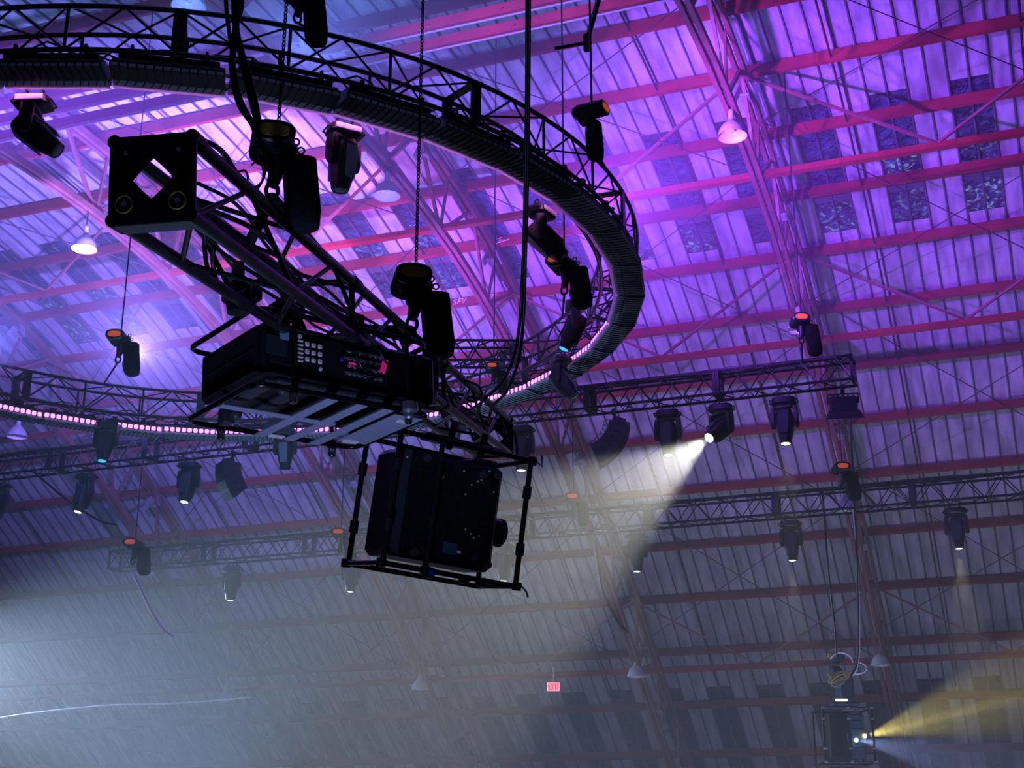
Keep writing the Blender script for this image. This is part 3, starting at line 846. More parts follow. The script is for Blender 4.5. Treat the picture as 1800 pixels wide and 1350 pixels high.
for xj in (2.45, 4.95, 7.9):
    m = MB()
    for a in (-1, 1):
        for b in (-1, 1): m.path([V((xj-.07, a*S_, b*S_)), V((xj-.06, a*S_, b*S_)), V((xj+.06, a*S_, b*S_)), V((xj+.07, a*S_, b*S_))], [.031, .038, .038, .031], 12)
    for a in (-1, 1): m.tube((xj-.06, a*S_, -S_), (xj-.06, a*S_, S_), .018, 8); m.tube((xj-.06, -S_, a*S_), (xj-.06, S_, a*S_), .018, 8)
    m.build('joint_collar', 'truss', FT, 40)
def end_plate(x, face):
    m = MB(); h = .187; q = .088; th = .014
    O = [(-h, -h), (0, -h), (h, -h), (h, 0), (h, h), (0, h), (-h, h), (-h, 0)]
    I = [(-q*.52, -q*.52), (0, -q), (q*.52, -q*.52), (q, 0), (q*.52, q*.52), (0, q), (-q*.52, q*.52), (-q, 0)]
    vs = [V((x, a, b)) for a, b in O]+[V((x, a, b)) for a, b in I]; vs += [v+V((th, 0, 0)) for v in vs]
    fs = []
    for i in range(8):
        j = (i+1) % 8
        fs += [(i, j, 8+j, 8+i), (16+i, 24+i, 24+j, 16+j), (i, 16+i, 16+j, j), (8+i, 8+j, 24+j, 24+i)]
    m.add(vs, fs)
    for a in (-1, 1):
        for b in (-1, 1): m.path([V((x-.004, a*.168, b*.168)), V((x+.10, a*.168, b*.168))], .030, 12)
    return m.build('end_plate', 'truss', FT, 30)
ep = end_plate(-.01, -1); end_plate(LT, 1)
for a in (-1, 1):
    m = MB(); m.path([V((-.018, a*.115, -.105))+V((0, .036*math.cos(q), .036*math.sin(q))) for q in [2*math.pi*i/24 for i in range(24)]], .0042, 6, True); m.build('yellow_ring', 'yellow', ep, 60)
    m = MB(); m.lathe([(0, .012), (.013, .010), (.013, 0)], 12, EY, EZ, -EX, V((-.012, a*.115, -.105))); m.build('bolt', 'chrome', ep, 60)
    m = MB(); m.lathe([(0, .008), (.010, .006), (.010, 0)], 10, EY, EZ, -EX, V((-.012, a*.115, .115))); m.build('bolt', 'alu', ep, 60)
m = MB(); m.box((.045, 0, -.19), (.11, .36, .012), ch=.003); m.build('bottom_flange', 'grey', FT, 20)
# ------------------------------------------------------------------ cables
def smooth(pts, n=8):
    P = [V(p) for p in pts]; P = [P[0]*2-P[1]]+P+[P[-1]*2-P[-2]]; out = []
    for i in range(1, len(P)-2):
        for k in range(n):
            t = k/n
            out.append(.5*((2*P[i])+(P[i+1]-P[i-1])*t+(2*P[i-1]-5*P[i]+4*P[i+1]-P[i+2])*t*t+(3*P[i]-P[i-1]-3*P[i+1]+P[i+2])*t**3))
    return out+[P[-2]]
def cable(px, d, r, label, group=None, mt='rubber', n=8):
    m = MB()
    pts = [at(q[0], q[1], (q[2] if len(q) > 2 else d)) for q in px]
    m.path(smooth(pts, n), r, 8); return tag(m.build('cable', mt, None, 60), label, 'cable', group)
g = 'cables hanging down to the nearest chain hoist'
cable([(392, -140), (397, 0), (405, 70), (420, 165), (448, 222), (458, 250)], 7.05, .011, 'leftmost thin black cable of the bundle above the nearest hoist', g)
cable([(418, -140), (416, 0), (413, 70), (408, 115), (420, 180), (446, 222), (452, 255)], 7.1, .017, 'thick black cable bulging left in the bundle above the nearest hoist', g)
cable([(424, -140), (424, 0), (415, 45), (424, 90), (441, 150), (454, 212), (457, 250)], 7.0, .017, 'thick black cable entering the nearest hoist furthest right of the bundle', g)
cable([(405, -140), (410, 30), (424, 110), (440, 180), (449, 216), (455, 250)], 7.2, .008, 'thin black cable in the middle of the bundle above the nearest hoist', g)
g = 'long cables drooping to the far end of the box truss'
cable([(926, -140, 10.2), (926, 100, 10.3), (924, 280, 10.4), (920, 440, 10.5), (914, 560, 10.6), (902, 630, 10.8), (880, 675, 11), (848, 705, 11.2), (838, 735, 11.6)], 10, .013, 'long black cable in centre, the left one of the pair, curving down to the truss', g)
cable([(931, -140, 10.2), (930, 100, 10.3), (928, 280, 10.4), (924, 440, 10.5), (920, 560, 10.6), (912, 630, 10.8), (892, 685, 11), (866, 715, 11.4), (858, 745, 11.8)], 10, .013, 'long black cable in centre, the right one of the pair, curving down to the truss', g)
g = 'cable loops around the box truss below the nearest hoist'
loops = [([(333, 240, 6.0), (358, 247, 6.2), (385, 262, 6.3), (405, 288, 6.5), (420, 315, 6.7)], .012, 'cable arching over the top right corner of the truss end plate'),
         ([(352, 258, 6.1), (372, 252, 6.3), (395, 268, 6.4), (412, 295, 6.6), (432, 325, 6.9)], .007, 'thin cable arching just under the one over the end plate'),
         ([(448, 240, 7.0), (452, 270, 7.0), (462, 295, 7.0), (460, 320, 7.0), (440, 345, 7.0), (420, 332, 6.8)], .006, 'thin loose cable looping below the nearest hoist motor'),
         ([(456, 250, 7.0), (464, 280, 7.0), (466, 305, 7.0), (455, 325, 7.0), (425, 338, 6.9)], .006, 'thin loose cable falling from the hoist onto the top chord'),
         ([(416, 303, 6.6), (430, 300, 6.7), (436, 312, 6.8), (428, 322, 6.8), (415, 316, 6.7)], .006, 'small curled cable loop on the upper chord left of the hoist'),
         ([(450, 262, 7.0), (455, 275, 7), (445, 288, 7), (441, 290, 7)], .005, 'short cable tail dangling beside the hoist motor'),
         ([(362, 405, 6.6), (360, 440, 6.7), (370, 485, 6.9), (400, 515, 7.2), (425, 520, 7.4)], .012, 'cable hanging in a U below the box truss, outer one'),
         ([(378, 420, 6.7), (374, 455, 6.8), (380, 490, 6.9), (402, 520, 7.2)], .012, 'cable hanging in a U below the box truss, inner one'),
         ([(815, 668, 11.1), (840, 678, 11.2), (846, 694, 11.3), (834, 706, 11.4), (818, 700, 11.4)], .011, 'cable loop sticking out right of the box truss near the long drooping cables'),
         ([(890, 742, 12.0), (905, 765, 12.0), (909, 800, 12.0), (907, 815, 11.8)], .009, 'cable arc at the far end of the box truss beside the projector frame'),
         ([(548, 530, 8.1), (595, 552, 8.3), (612, 560, 8.3), (640, 583, 8.5)], .007, 'thin cable arcing above the connector panel of the near projector'),
         ([(700, 560, 9.5), (735, 600, 9.6), (775, 660, 10.2), (800, 700, 10.6)], .012, 'cable running along the upper chord below the second hoist')]
for px, r, lab in loops: cable(px, 7, r, lab, g)
for j in range(7):
    pts = []
    for i in range(26):
        k = .25+7.3*i/25
        pts.append(C0+TAX*k+TR*(-.09+.03*j+.035*math.sin(i*1.3+j*2.1))+TU*(-.05+.03*math.sin(i*.8+j*1.1)+.016*j))
    m = MB(); m.path(smooth(pts, 4), .009+.002*(j % 3), 6)
    tag(m.build('cable', 'rubber', None, 60), 'black cable laid lengthwise inside the near box truss', 'cable', 'cables lying inside the box truss')
# ------------------------------------------------------------------ rounded tube loop helper
def rrect(a0, a1, b0, b1, r, n=6):
    pts = []
    for (cx, cy, s0) in ((a1-r, b1-r, 0), (a0+r, b1-r, 90), (a0+r, b0+r, 180), (a1-r, b0+r, 270)):
        for k in range(n+1): t = R_(s0+90*k/n); pts.append((cx+r*math.cos(t), cy+r*math.sin(t)))
    return pts
# ------------------------------------------------------------------ projector 1
O1 = V((-3.84652892, 6.18881819, 2.48852258)); A1 = V((.49960858, .86520441, .04257455)).normalized()
U1 = V((-.0417989, -.02501249, .99881291)).normalized(); B1 = U1.cross(A1).normalized(); U1 = A1.cross(B1).normalized()
a_, b_, h_ = 1.184, .721, .302
mw = frame(O1, A1, B1, U1)
P1 = thing('projector', 'long black video projector with white keypad slung under the near box truss', 'projector', mw)
m = MB(); m.box((a_/2, b_/2, h_/2), (a_, b_, h_), ch=.025); m.build('case', 'black', P1, 30)
m = MB()
m.box((-.003, b_/2, h_/2), (.012, b_*.9, h_*.86))
for k in range(34): m.box((-.011, .05+k*(b_-.1)/33, h_/2), (.008, .006, h_*.82))
for k in range(3): m.box((-.013, b_/2, .05+k*.1), (.006, b_*.86, .006))
m.build('vent_grille', 'fin', P1, 20)
m = MB(); m.box((.14, -.004, .16), (.17, .008, .2), ch=.003); m.box((.58, -.004, .15), (.50, .01, .22), ch=.004); m.build('side_panel', 'fin', P1, 20)
m = MB()
for i in range(3):
    for j in range(3): m.box((.282+i*.042, -.012, .208-j*.045), (.026, .012, .026), ch=.004)
for j in range(6): m.box((.238, -.012, .218-j*.024), (.034, .012, .010), ch=.002)
m.lathe([(0, .016), (.014, .014), (.014, 0)], 12, EX, EZ, -EY, V((.235, 0, .245))); m.lathe([(0, .016), (.012, .014), (.012, 0)], 12, EX, EZ, -EY, V((.37, 0, .075)))
m.build('keypad', 'white', P1, 30)
m = MB(); m.box((.135, -.0115, .232), (.055, .006, .05)); m.build('blue_label', 'bluelab', P1)
m = MB(); m.box((.09, -.010, .165), (.13, .005, .11)); m.build('dark_label', 'grey', P1)
m = MB()
for j, w in enumerate((.26, .30, .22, .26)):
    m.box((.66, -.012, .22-j*.045), (w, .008, .012))
    for i in range(7): m.box((.56+i*.036, -.016, .22-j*.045-.004), (.016, .016, .02), ch=.002)
m.build('connector_strip', 'alu', P1, 20)
m = MB(); m.path(smooth([(.52, -.02, .22), (.56, -.06, .20), (.62, -.05, .12), (.70, -.02, .10)]), .007, 6); m.path(smooth([(.60, -.02, .10), (.66, -.05, .06), (.74, -.04, .09), (.8, -.02, .15)]), .006, 6)
m.path(smooth([(.70, -.02, .28), (.74, -.06, .24), (.78, -.05, .19), (.84, -.02, .17)]), .008, 6); m.build('patch_leads', 'rubber', P1, 60)
m = MB(); m.box((.565, -.04, .135), (.05, .01, .012), ch=.003); m.bar(V((.80, -.03, .20)), V((.775, -.03, .12)), .02, .028); m.build('pink_tape', 'pink', P1)
m = MB(); m.path(smooth([(.74, -.03, .275), (.755, -.05, .25), (.77, -.045, .215), (.79, -.03, .20)]), .011, 8); m.build('blue_tape', 'bluetape', P1)
m = MB(); m.box((.60, -.03, .30), (.03, .02, .03), ch=.005); m.build('blue_tape', 'bluetape', P1)
m = MB(); m.box((.50, -.03, .15), (.02, .02, .02), ch=.004); m.build('blue_plug', 'bluetape', P1)
m = MB()
for k in range(5): m.box((.12+.2*k, b_/2, -.012), (.09, b_*.8, .024), ch=.006)
m.box((a_*.5, .05, -.02), (a_*.8, .05, .03), ch=.008)
m.build('underside_ribs', 'grey', P1, 25)
for (x, y) in ((.18, .08), (.18, b_-.1), (1.0, .08), (1.0, b_-.1)):
    m = MB(); m.lathe([(.028, 0), (.034, -.01), (.034, -.055), (.022, -.07), (0, -.07)], 14, o=V((x, y, -.01))); m.build('foot', 'grey', P1, 40)
# its tube frame
F1 = thing('projector_cage', 'black round-cornered tube frame with flat rails around the long near projector', 'frame', mw)
LA0, LA1, LB0, LB1 = -.055, 1.12, -.035, .80
for z in (h_+.055, -.085):
    m = MB(); m.path([V((x, y, z)) for x, y in rrect(LA0, LA1, LB0, LB1, .10, 7)], .0165, 10, True)
    m.build('tube_loop', 'gloss', F1, 60)
for x, y in ((.18, LB0), (.95, LB0), (.18, LB1), (.95, LB1)):
    m = MB(); m.tube((x, y, -.14), (x, y, h_+.10), .0125, 8)
    for z in (-.085, h_+.055): m.lathe([(.0125, -.022), (.03, -.022), (.03, .022), (.0125, .022)], 12, o=V((x, y, z)))
    m.build('post', 'gloss', F1, 50)
    m = MB(); m.lathe([(.014, 0), (.024, -.005), (.024, -.05), (.018, -.06), (.012, -.06), (.010, -.05)], 16, o=V((x, y, -.105))); m.lathe([(.022, .012), (.022, 0)], 16, o=V((x, y, -.1))); m.build('steel_coupler', 'chrome', F1, 40)
m = MB(); m.lathe([(.018, .0), (.05, -.01), (.055, -.06), (.03, -.075), (.03, -.10), (.02, -.11)], 18, o=V((.95, LB0-.01, -.03))); m.build('clamp_wheel', 'alu', F1, 40)
for k, (xa, xb) in enumerate(((.40, .47), (.60, .67), (.78, .85))):
    m = MB(); m.box(((xa+xb)/2, (LB0+LB1)/2, -.10), (xb-xa, LB1-LB0, .012), ch=.003); m.build('flat_rail', 'plate', F1, 20)
m = MB(); m.box((.34, .40, -.094), (.75, .055, .012), ch=.003); m.build('flat_rail', 'plate', F1, 20)
m = MB(); m.box((1.0, .34, -.098), (.20, .62, .008), ch=.002); m.build('base_plate', 'plate', F1, 20)
for x, y in ((1.02, .1), (.97, .62), (.52, .74)):
    m = MB(); m.box((x, y, -.108), (.10, .045, .012), ch=.003); m.build('sticker_plate', 'white', F1, 20)
m = MB(); m.box((.16, .70, -.05), (.07, .09, .10), ch=.008); m.build('spacer_block', 'grey', F1, 20)
m = MB(); m.path([(.3, LB0+.3, h_+.055), (.3, LB0+.3, h_+.32)], .03, 10); m.path([(.85, LB0+.35, h_+.055), (.85, LB0+.35, h_+.30)], .03, 10); m.box((.3, LB0+.3, h_+.2), (.2, .16, .08), ch=.02); m.box((.6, LB0+.32, h_+.07), (.9, .05, .04)); m.build('hanging_bracket', 'black', F1, 40)
sc_ = mw.inverted() @ at(418, 512, 7.35)
m = MB()
m.lathe([(0, .16), (.03, .16), (.035, .10), (.03, .085), (.03, .06)], 16, o=sc_); m.lathe([(.02, .03), (.075, .025), (.08, -.01), (.085, -.05), (.06, -.07), (.055, -.12), (.0, -.12)], 18, o=sc_); m.box(sc_+V((.08, 0, 0)), (.10, .08, .08), ch=.015)
m.build('swivel_clamp', 'black', F1, 40)
m = MB(); m.lathe([(.03, .055), (.055, .055), (.055, .068), (.03, .068)], 18, o=sc_); m.build('steel_ring', 'chrome', F1, 40)
# black roll hanging at the right end of projector 1
m = MB()
bq = at(745, 628, 9.1)
t = thing('cable_drum_bag', 'dark round cylinder case hanging between the two projectors under the truss', 'case', Matrix.Translation(bq))
m.lathe([(0, 0), (.06, 0), (.10, -.015), (.105, -.05), (.10, -.22), (.09, -.27), (.06, -.30), (0, -.30)], 20); m.build('body', 'fix', t, 40)
m = MB()
for k in range(6): m.box(V((.103*math.cos(k*1.05), .103*math.sin(k*1.05), -.14)), (.012, .012, .2))
m.build('ribs', 'black', t)
m = MB(); m.path([(0, 0, 0), (0, 0, .14)], .012, 8); m.build('hook', 'chain', t)
# ------------------------------------------------------------------ projector 2 + frame
O2 = V((-4.37088626, 8.77938105, 1.95392471)); A2 = V((.58930431, .80646195, -.04836881)).normalized()
U2 = V((.15322023, -.05277855, .98678163)).normalized(); B2 = U2.cross(A2).normalized(); U2 = A2.cross(B2).normalized()
fa, fb, fh = 1.154, .583, .964
mw = frame(O2, A2, B2, U2)
F2 = thing('projector_cage', 'black tube cage frame around the upright projector below the truss end', 'frame', mw)
for z in (0, fh):
    for y in (0, fb):
        m = MB(); m.tube((-.03, y, z), (fa+.03, y, z), .0205, 10); m.build('rail', 'gloss', F2, 50)
    for x in (0, fa):
        m = MB(); m.tube((x, -.03, z), (x, fb+.03, z), .0205, 10); m.build('cross_tube', 'gloss', F2, 50)
for x, y in ((.02, .02), (.02, fb), (fa, .02), (fa, fb), (.36, .0)):
    m = MB(); m.tube((x, y, -.02), (x, y, fh+.02), .021, 10); m.build('post', 'truss', F2, 50)
    if x != .36:
        for z in (.28, .72):
            m = MB(); m.path([(x, y, z-.05), (x, y, z-.045), (x, y, z+.045), (x, y, z+.05)], [.022, .034, .034, .022], 12); m.build('sleeve', 'fin', F2, 40)
for x, y, z in ((0, 0, 0), (fa, 0, 0), (0, fb, 0), (fa, 0, fh), (fa, fb, fh), (.36, 0, 0)):
    m = MB(); m.lathe([(.026, -.03), (.036, -.03), (.036, .03), (.026, .03)], 12, o=V((x, y, z))); m.lathe([(0, .03), (.012, .028), (.012, 0)], 10, EX, EZ, -EY, V((x, y-.03, z))); m.build('corner_coupler', 'chain', F2, 40)
m = MB(); m.path([(fa+.03, -.03, .0), (fa+.06, -.05, -.03), (fa+.08, -.05, -.07)], .008, 6); m.path([(fa+.02, -.03, fh), (fa+.08, -.02, fh-.03), (fa+.05, -.05, fh+.05)], .008, 6); m.build('safety_pin', 'chrome', F2)
m = MB(); m.lathe([(.028, -.03), (.028, .03)], 12, EY, EZ, EX, V((.40, -.0, -.0)), True); m.build('blue_tape', 'bluetape', F2)
m = MB()
for x in (.45, .75, .9): m.box((x, .1, -.01), (.08, .05, .06), ch=.01)
m.build('swivel_clamp', 'chain', F2, 30)
m = MB(); m.path([(.55, .25, fh), (.6, .3, fh+.22)], .028, 8); m.path([(.85, .28, fh), (.88, .3, fh+.18)], .028, 8); m.box((.7, .3, fh+.06), (.7, .14, .05), ch=.01); m.build('hanging_bracket', 'black', F2, 40)
P2 = thing('projector', 'upright black projector with its base toward the camera inside the tube cage', 'projector', mw)
px0, px1, pz0, pz1, py0, py1 = .075, .985, .075, .875, .10, .50
m = MB(); m.box(((px0+px1)/2, (py0+py1)/2, (pz0+pz1)/2), (px1-px0, py1-py0, pz1-pz0), ch=.04); m.build('case', 'black', P2, 30)
m = MB(); m.box((.125, py0-.004, .475), (.09, .012, .78), ch=.004); m.build('end_cover', 'grey', P2, 20)
m = MB()
for x in (.20, .27, .40, .46, .52): m.box((x, py0-.006, .45), (.012, .016, .62))
m.box((.36, py0-.003, .2), (.34, .01, .012)); m.box((.36, py0-.003, .74), (.34, .01, .012))
for x, z, w, h in ((.60, .52, .03, .08), (.62, .40, .03, .08), (.84, .74, .06, .06), (.86, .52, .05, .05), (.87, .44, .06, .03), (.86, .3, .05, .06), (.87, .24, .06, .03)): m.box((x, py0-.004, z), (w, .012, h), ch=.003)
m.bar(V((.76, py0-.006, .62)), V((.83, py0-.006, .80)), .02, .014); m.bar(V((.84, py0-.006, .62)), V((.85, py0-.006, .80)), .02, .014)
m.bar(V((.80, py0-.006, .34)), V((.86, py0-.006, .13)), .02, .014); m.bar(V((.90, py0-.006, .34)), V((.88, py0-.006, .13)), .02, .014)
m.build('base_ribs', 'fin', P2, 20)
for x, z in ((.79, .80), (.81, .17), (.92, .82), (.93, .13), (.3, .83), (.3, .13)):
    m = MB(); m.lathe([(.0, .028), (.03, .024), (.034, 0)], 14, EX, EZ, -EY, V((x, py0-.002, z))); m.build('foot', 'grey', P2, 40)
m = MB()
for x, z in ((.70, .70), (.75, .735), (.78, .75), (.80, .73), (.66, .62), (.9, .68), (.70, .36), (.75, .335), (.78, .31), (.82, .33), (.9, .33), (.45, .71), (.44, .30), (.13, .80), (.62, .79), (.84, .165), (.84, .83)):
    m.lathe([(0, .010), (.0075, .008), (.0075, 0)], 8, EX, EZ, -EY, V((x, py0-.006, z)))
m.build('screws', 'lampw', P2, 40)
m = MB(); m.box((.585, py0-.006, .20), (.13, .006, .085)); m.build('blue_label', mat('slate_blue_label', (.06, .13, .20), .5), P2)
m = MB(); m.box((.672, py0-.006, .185), (.03, .006, .018)); m.build('white_label', 'white', P2)
m = MB(); m.lathe([(.13, -.02), (.13, .05), (.105, .06), (.105, .16), (.10, .175), (.085, .178)], 26, EY, EZ, EX, V((px1-.02, .30, .41))); m.build('lens_barrel', 'fix', P2, 40)
m = MB(); m.lathe([(.106, .14), (.112, .145), (.112, .165), (.104, .17)], 26, EY, EZ, EX, V((px1-.02, .30, .41))); m.build('lens_rim', 'grey', P2, 40)
m = MB(); m.lathe([(0, .165), (.05, .17), (.088, .172)], 22, EY, EZ, EX, V((px1-.02, .30, .41))); m.build('front_lens', 'lens', P2, 60)
m = MB(); m.box((.86, .32, pz1+.03), (.2, .3, .05), ch=.015); m.build('tail_cover', 'grey', P2, 30)
# ------------------------------------------------------------------ distant projector rig
PD = 28.4
def D(u, v, dd=0): return at(u, v, PD+dd)
mwD = frame(D(1452, 1340), RT, (FW-EZ*FW.z).normalized(), EZ) @ Matrix.Scale(PD/21.5, 4)
px = 21.5/F
tF = thing('projector_cage', 'distant projector cage frame at the lower right corner', 'frame', mwD)
W_, H_, D_ = 82*px, 88*px, .7
for x in (0, W_):
    for y in (0, D_):
        m = MB(); m.tube((x, y, 0), (x, y, H_), .018, 8); m.build('post', 'gloss', tF)
for z in (0, H_):
    for y in (0, D_): m = MB(); m.tube((-.03, y, z), (W_+.03, y, z), .018, 8); m.build('rail', 'gloss', tF)
    for x in (0, W_): m = MB(); m.tube((x, 0, z), (x, D_, z), .018, 8); m.build('cross_tube', 'gloss', tF)
m = MB()
for x in (0, W_*.52, W_):
    for z in (0, H_*.25, H_*.8, H_): m.box((x, -.02, z), (.05, .03, .03))
m.build('couplers', 'alu', tF)
tP = thing('projector', 'distant upright projector with two lit lenses at the lower right', 'projector', mwD)
m = MB(); m.box((W_*.33, .35, H_*.5), (W_*.42, .5, H_*.86), ch=.03); m.build('case', 'black', tP, 30)
m = MB(); m.box((W_*.72, .35, H_*.5), (W_*.32, .46, H_*.84), ch=.03)
for z in (.25, .4, .6, .75): m.box((W_*.72, .11, H_*z), (W_*.24, .02, .03))
m.build('lens_housing', mat('teal_grey_case', (.035, .065, .08), .45), tP, 30)
def localD(u, v, yy): 
    p = mwD.inverted() @ D(u, v); return V((p.x, yy, p.z))
m = MB(); c = localD(1511, 1299, .06); m.lathe([(.0, -.03), (.022, -.022), (.030, 0), (.022, .022), (0, .03)], 16, EY, EZ, EX, c); m.build('lens_barrel', 'lenscool', tP)
c2 = localD(1528, 1291, .10); m = MB(); m.lathe([(.0, -.03), (.022, -.022), (.030, 0), (.022, .022), (0, .03)], 16, EY, EZ, EX, c2); m.build('side_lens', 'lensyy', tP)
lensC = mwD @ (c+EX*.045); lensY = mwD @ (c2+EX*.045)
tH = thing('lighting_control_box', 'bundle of winch box and coiled yellow cables above the distant projector', 'rigging', mwD)
hz = H_
m = MB(); m.box((W_*.58, .3, hz+.30), (.24, .3, .44), ch=.04); m.box((W_*.40, .25, hz+.56), (.2, .2, .16), ch=.05); m.box((W_*.44, .3, hz+.77), (.24, .26, .14), ch=.05); m.box((W_*.55, .3, hz+.08), (.42, .3, .05), ch=.02); m.build('winch_box', mat('navy_case', (.03, .05, .08), .45), tH, 30)
m = MB()
for k in range(6): m.path([V((W_*.40+.03*math.sin(k*2.), .1, hz+.50-.02*k))+V((.15*math.cos(q)*(1-.05*k), -.02*k, (.04+.025*(k%3))*math.sin(q+.5*k))) for q in [2*math.pi*i/14 for i in range(14)]], .010, 6, True)
m.build('yellow_cable_coil', mat('yellow_cable', (.42, .36, .10), .5), tH, 60)
m = MB(); m.box((W_*.30, .14, hz+.79), (.10, .03, .07), ch=.01); m.build('yellow_label', 'yellow', tH)
m = MB(); m.path([V((W_*.5, .12, hz+.68))+V((.17*math.cos(q), 0, .15*math.sin(q))) for q in [i*.35 for i in range(9)]], .012, 6); m.path([V((W_*.8, .12, hz+.60))+V((.15*math.cos(q), 0, .09*math.sin(q))) for q in [i*.4-2 for i in range(10)]], .012, 6); m.build('grey_leads', 'wht', tH, 60)
m = MB(); m.box((W_*.42, .05, hz+.12), (.18, .02, .035), ch=.01); m.build('lit_strip', 'lensy', tH)
g = 'cables dropping to the distant projector'
cable([(1446, 868), (1456, 1000), (1467, 1100), (1471, 1158)], PD, .020, 'straight dark hanging line down to the distant projector, leftmost one', g)
cable([(1492, 700), (1500, 850), (1507, 1000), (1508, 1150), (1498, 1185), (1488, 1200)], PD, .024, 'long dark cable down from the floodlight to the distant projector', g)
cable([(1496, 860), (1508, 1000), (1511, 1120), (1506, 1175), (1490, 1195)], PD, .013, 'pale thin cable next to the long dark one above the distant projector', g, 'wht')
# loose cables and wires farther back
cable([(236, 1010), (250, 1040), (270, 1080), (290, 1108), (306, 1118)], 30, .03, 'pale blue cable slanting down below the left end of the lower lighting truss', None, 'wht')
cable([(0, 1262), (70, 1252), (190, 1240), (300, 1237), (375, 1232), (440, 1226)], 38, .022, 'thin pale wire sagging between the faint lamps at lower left', None, 'wht')
cable([(1045, 950), (1060, 1040), (1085, 1090), (1103, 1112)], 31, .04, 'dark cable drooping beside the roof truss left of the hazy moving head', None)
cable([(60, 830), (120, 880), (175, 915), (205, 922)], 25, .02, 'dark cable slack between the two lighting trusses at the left', None)
# exit sign
pE = at(973, 1207, 33.5)
zE = (V((0, 0, 0))-pE); zE.z *= .3; zE.normalize()
xE = EZ.cross(zE).normalized(); yE = zE.cross(xE)
t = thing('exit_sign', 'small lit red sign reading EXIT on the far slope', 'sign', frame(pE, xE, yE, zE))
m = MB(); m.box((0, 0, -.03), (.30, .205, .06), ch=.015); m.build('housing', 'exitw', t, 30)
m = MB()
def Lt(m, x, segs):
    for (ax, ay), (bx, by) in segs: m.bar(V((x+ax*.048, ay*.12-.06, .004)), V((x+bx*.048, by*.12-.06, .004)), .017, .008, EZ)
Lt(m, -.125, [((0, 0), (0, 1)), ((0, 1), (1, 1)), ((0, .5), (.85, .5)), ((0, 0), (1, 0))])
Lt(m, -.052, [((0, 0), (1, 1)), ((0, 1), (1, 0))])
Lt(m, .022, [((.5, 0), (.5, 1))])
Lt(m, .072, [((0, 1), (1, 1)), ((.5, 0), (.5, 1))])
m.build('lettering', 'exitr', t, 20)
m = MB(); m.path([(0, .10, -.03), (0, .45, -.03)], .012, 6); m.build('stem', 'black', t)
# small straight truss inside the far right of the ring
tl = at(770, 622, 19.4); tr_ = at(905, 603, 19.9)
box_truss('lighting_truss', 'short purple-lit truss crossing inside the far right of the circular truss', tl, (tr_-tl).normalized(), (tr_-tl).normalized().cross(EZ)*-1, EZ, (tr_-tl).length, .30, 1, .02, .45, top_loom=False)
# cable hoist point at top
m = MB(); pa = at(1031, 75, 14.6); pb = at(1052, 0, 14.9)
m.path([pa, pb], .03, 6); m.path([at(975, 85, 14.6), pa], .02, 6); m.box(pa, (.06, .06, .2), ch=.01); tag(m.build('rigging_point', 'chain'), 'knotted steel rigging point above the hoist at top centre right', 'rigging')
# ------------------------------------------------------------------ haze
def haze(name, poly, dens, label):
    m = MB(); m.prism(poly, V((-38, 0, 0)), EY, EZ, EX*47); o = m.build(name, 'floor', None, 20)
    hm = bpy.data.materials.new('stage_haze'); hm.use_nodes = True; nt = hm.node_tree
    for n_ in list(nt.nodes): nt.nodes.remove(n_)
    out = nt.nodes.new('ShaderNodeOutputMaterial'); vs = nt.nodes.new('ShaderNodeVolumeScatter')
    vs.inputs['Density'].default_value = dens; vs.inputs['Anisotropy'].default_value = .2; vs.inputs['Color'].default_value = (.95, .97, 1, 1)
    nt.links.new(vs.outputs[0], out.inputs['Volume'])
    o.data.materials.clear(); o.data.materials.append(hm); return tag(o, label, 'haze', None, 'stuff')
rp = [prof(-7.3+.5*i, SHEET-.08)[:2] for i in range(75)]
ups = [p for p in rp if p[1] > 5.25 and p[0] > 8.5]; lows = [p for p in rp if -1.4 < p[1] < 5.15 and p[0] > 20]
haze('haze', [(8.4, 5.2), (8.4, ups[0][1])]+ups+[(ups[-1][0]+.02, 5.2)], .020, 'thin violet-lit stage haze under the roof')
haze('low_haze', [(10, -1.55), (10, 5.19), (lows[0][0]-.02, 5.19)]+lows+[(lows[-1][0], -1.55)], .017, 'thicker grey-blue stage haze along the low far side of the hall')
# ------------------------------------------------------------------ lights
def spot(name, p, d, energy, col, ang, blend=.3, size=.1):
    l = bpy.data.lights.new(name, 'SPOT'); l.energy = energy; l.color = col; l.spot_size = R_(ang); l.spot_blend = blend; l.shadow_soft_size = size
    o = bpy.data.objects.new(name, l); COL.objects.link(o); o.location = p
    o.rotation_euler = V(d).to_track_quat('-Z', 'Y').to_euler(); return o
def area(name, p, d, energy, col, sx, sy):
    l = bpy.data.lights.new(name, 'AREA'); l.energy = energy; l.color = col; l.shape = 'RECTANGLE'; l.size = sx; l.size_y = sy
    o = bpy.data.objects.new(name, l); COL.objects.link(o); o.location = p
    o.rotation_euler = V(d).to_track_quat('-Z', 'Y').to_euler(); return o
VIO = (.29, .055, 1.)
def el(ax, ay, e):
    n = math.hypot(ax, ay); c = math.cos(R_(e)); return V((ax/n*c, ay/n*c, math.sin(R_(e))))
spot('uplight_violet', RP(5, 5.3, .75), el(.12, 1, 25), 17000, VIO, 74, 1., .10)
spot('uplight_violet', RP(-110, 5.7, .85), V((.4, 24, 11.7))-RP(-110, 5.7, .85), 46000, (.25, .07, 1.), 37, 1., .10)
spot('uplight_violet', RP(80, 5.2, .75), el(-.3, 1, 58), 1500, (.26, .11, 1.), 90, .5, .10)
spot('uplight_violet', RP(85, 5.2, .95), el(.0, 1, 34), 7000, VIO, 64, 1., .10)
spot('uplight_violet', RP(135, 4.9, 1.05), el(-.55, 1, 40), 12000, (.24, .17, 1.), 94, .25, .10)
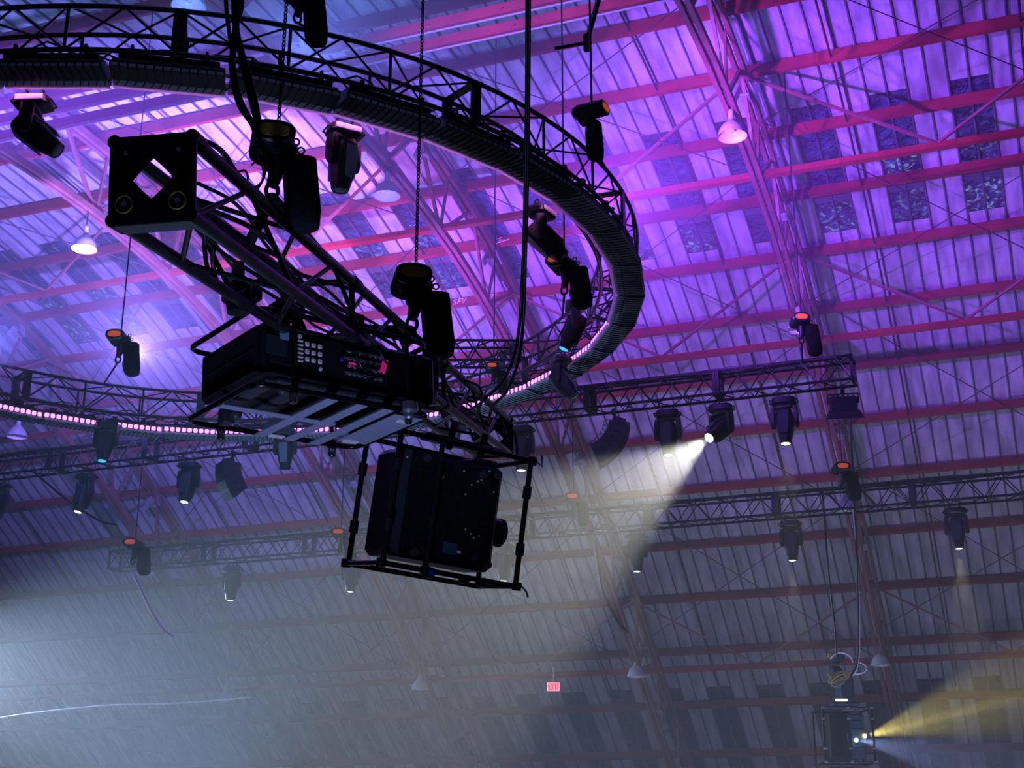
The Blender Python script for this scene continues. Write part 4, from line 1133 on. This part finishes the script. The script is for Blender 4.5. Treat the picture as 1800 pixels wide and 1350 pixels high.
spot('uplight_magenta', RP(105, 4.8, .75), V((-1.5, 2.5, 3.4)), 2100, (.95, .05, .75), 96, 1., .15)
spot('uplight_blue', RP(-45, 5.2, .8), el(-.1, .6, 60), 1900, (.14, .27, 1.), 150, .9, .15)
spot('uplight_blue', RP(160, 5.2, .8), el(-.7, .6, 48), 2600, (.18, .17, 1.), 150, .9, .15)
spot('fill_up_cyan', V((-10.1, 14.5, -1.3)), V((0, .1, 1)), 2600, (.22, .50, 1.), 70, .5, .3)  # unseen lamp below the ring, added to light its underside
# white beam
BD = camdir(-.70, -.42, -.52).normalized()
spot('beam_white', beam_o, BD, 6000, (1., .98, .84), 46, .55, .05)
# unseen lamps added to fill the haze
spot('fill_side', V((-27.8, 27.6, 5.0)), V((1, .02, -.30)), 20000, (.50, .68, 1.), 72, 1., .4)
aw = area('fill_low', V((-4, 26, -1.2)), V((.0, .62, .78)), 640, (.54, .53, 1.), 18, 4)
aw.data.spread = R_(150)
spot('fill_floor_blue', V((-3.2, 4.6, -1.4)), V((0, .45, 1)), 420, (.36, .44, 1.), 70, .6, .2)  # unseen lamp added to brighten the projector rails from below
# projector beams at lower right
spot('beam_yellow', lensY, camdir(.94, .30, -.05), 5000, (1., .82, .22), 40, .6, .03)
spot('beam_yellow_core', lensY, camdir(.955, .26, -.05), 20000, (1., .78, .15), 7, .8, .03)
spot('beam_blue', lensC, camdir(.97, -.20, -.05), 4000, (.35, .48, 1.), 34, .6, .03)
for (tr, u), e in (((1, 1375), 260), ((2, 411), 120), ((2, 1117), 380), ((2, 1387), 380), ((2, 1675), 800), ((1, 336), 60), ((1, 155), 60), ((2, 620), 60)):
    pp = headpos[(tr, u)]; spot('beam_warm', pp+V((0, -.1, -.44*BS-.52)), V((0, -.08, -1)), e, (1., .88, .6), 34, .8, .05)
w = bpy.data.worlds.new('hall'); C.world = w; w.use_nodes = True
w.node_tree.nodes['Background'].inputs[0].default_value = (.35, .38, .75, 1); w.node_tree.nodes['Background'].inputs[1].default_value = .02
C.view_settings.view_transform = 'Standard'; C.view_settings.look = 'None'; C.view_settings.exposure = 0; C.view_settings.gamma = 1; C.view_settings.use_curve_mapping = False
cy = C.cycles
cy.use_denoising = True; cy.max_bounces = 4; cy.use_adaptive_sampling = True; cy.adaptive_threshold = .05; cy.diffuse_bounces = 2; cy.glossy_bounces = 2; cy.transmission_bounces = 3; cy.volume_bounces = 0
cy.use_light_tree = True; cy.sample_clamp_indirect = 4
bpy.context.view_layer.update()
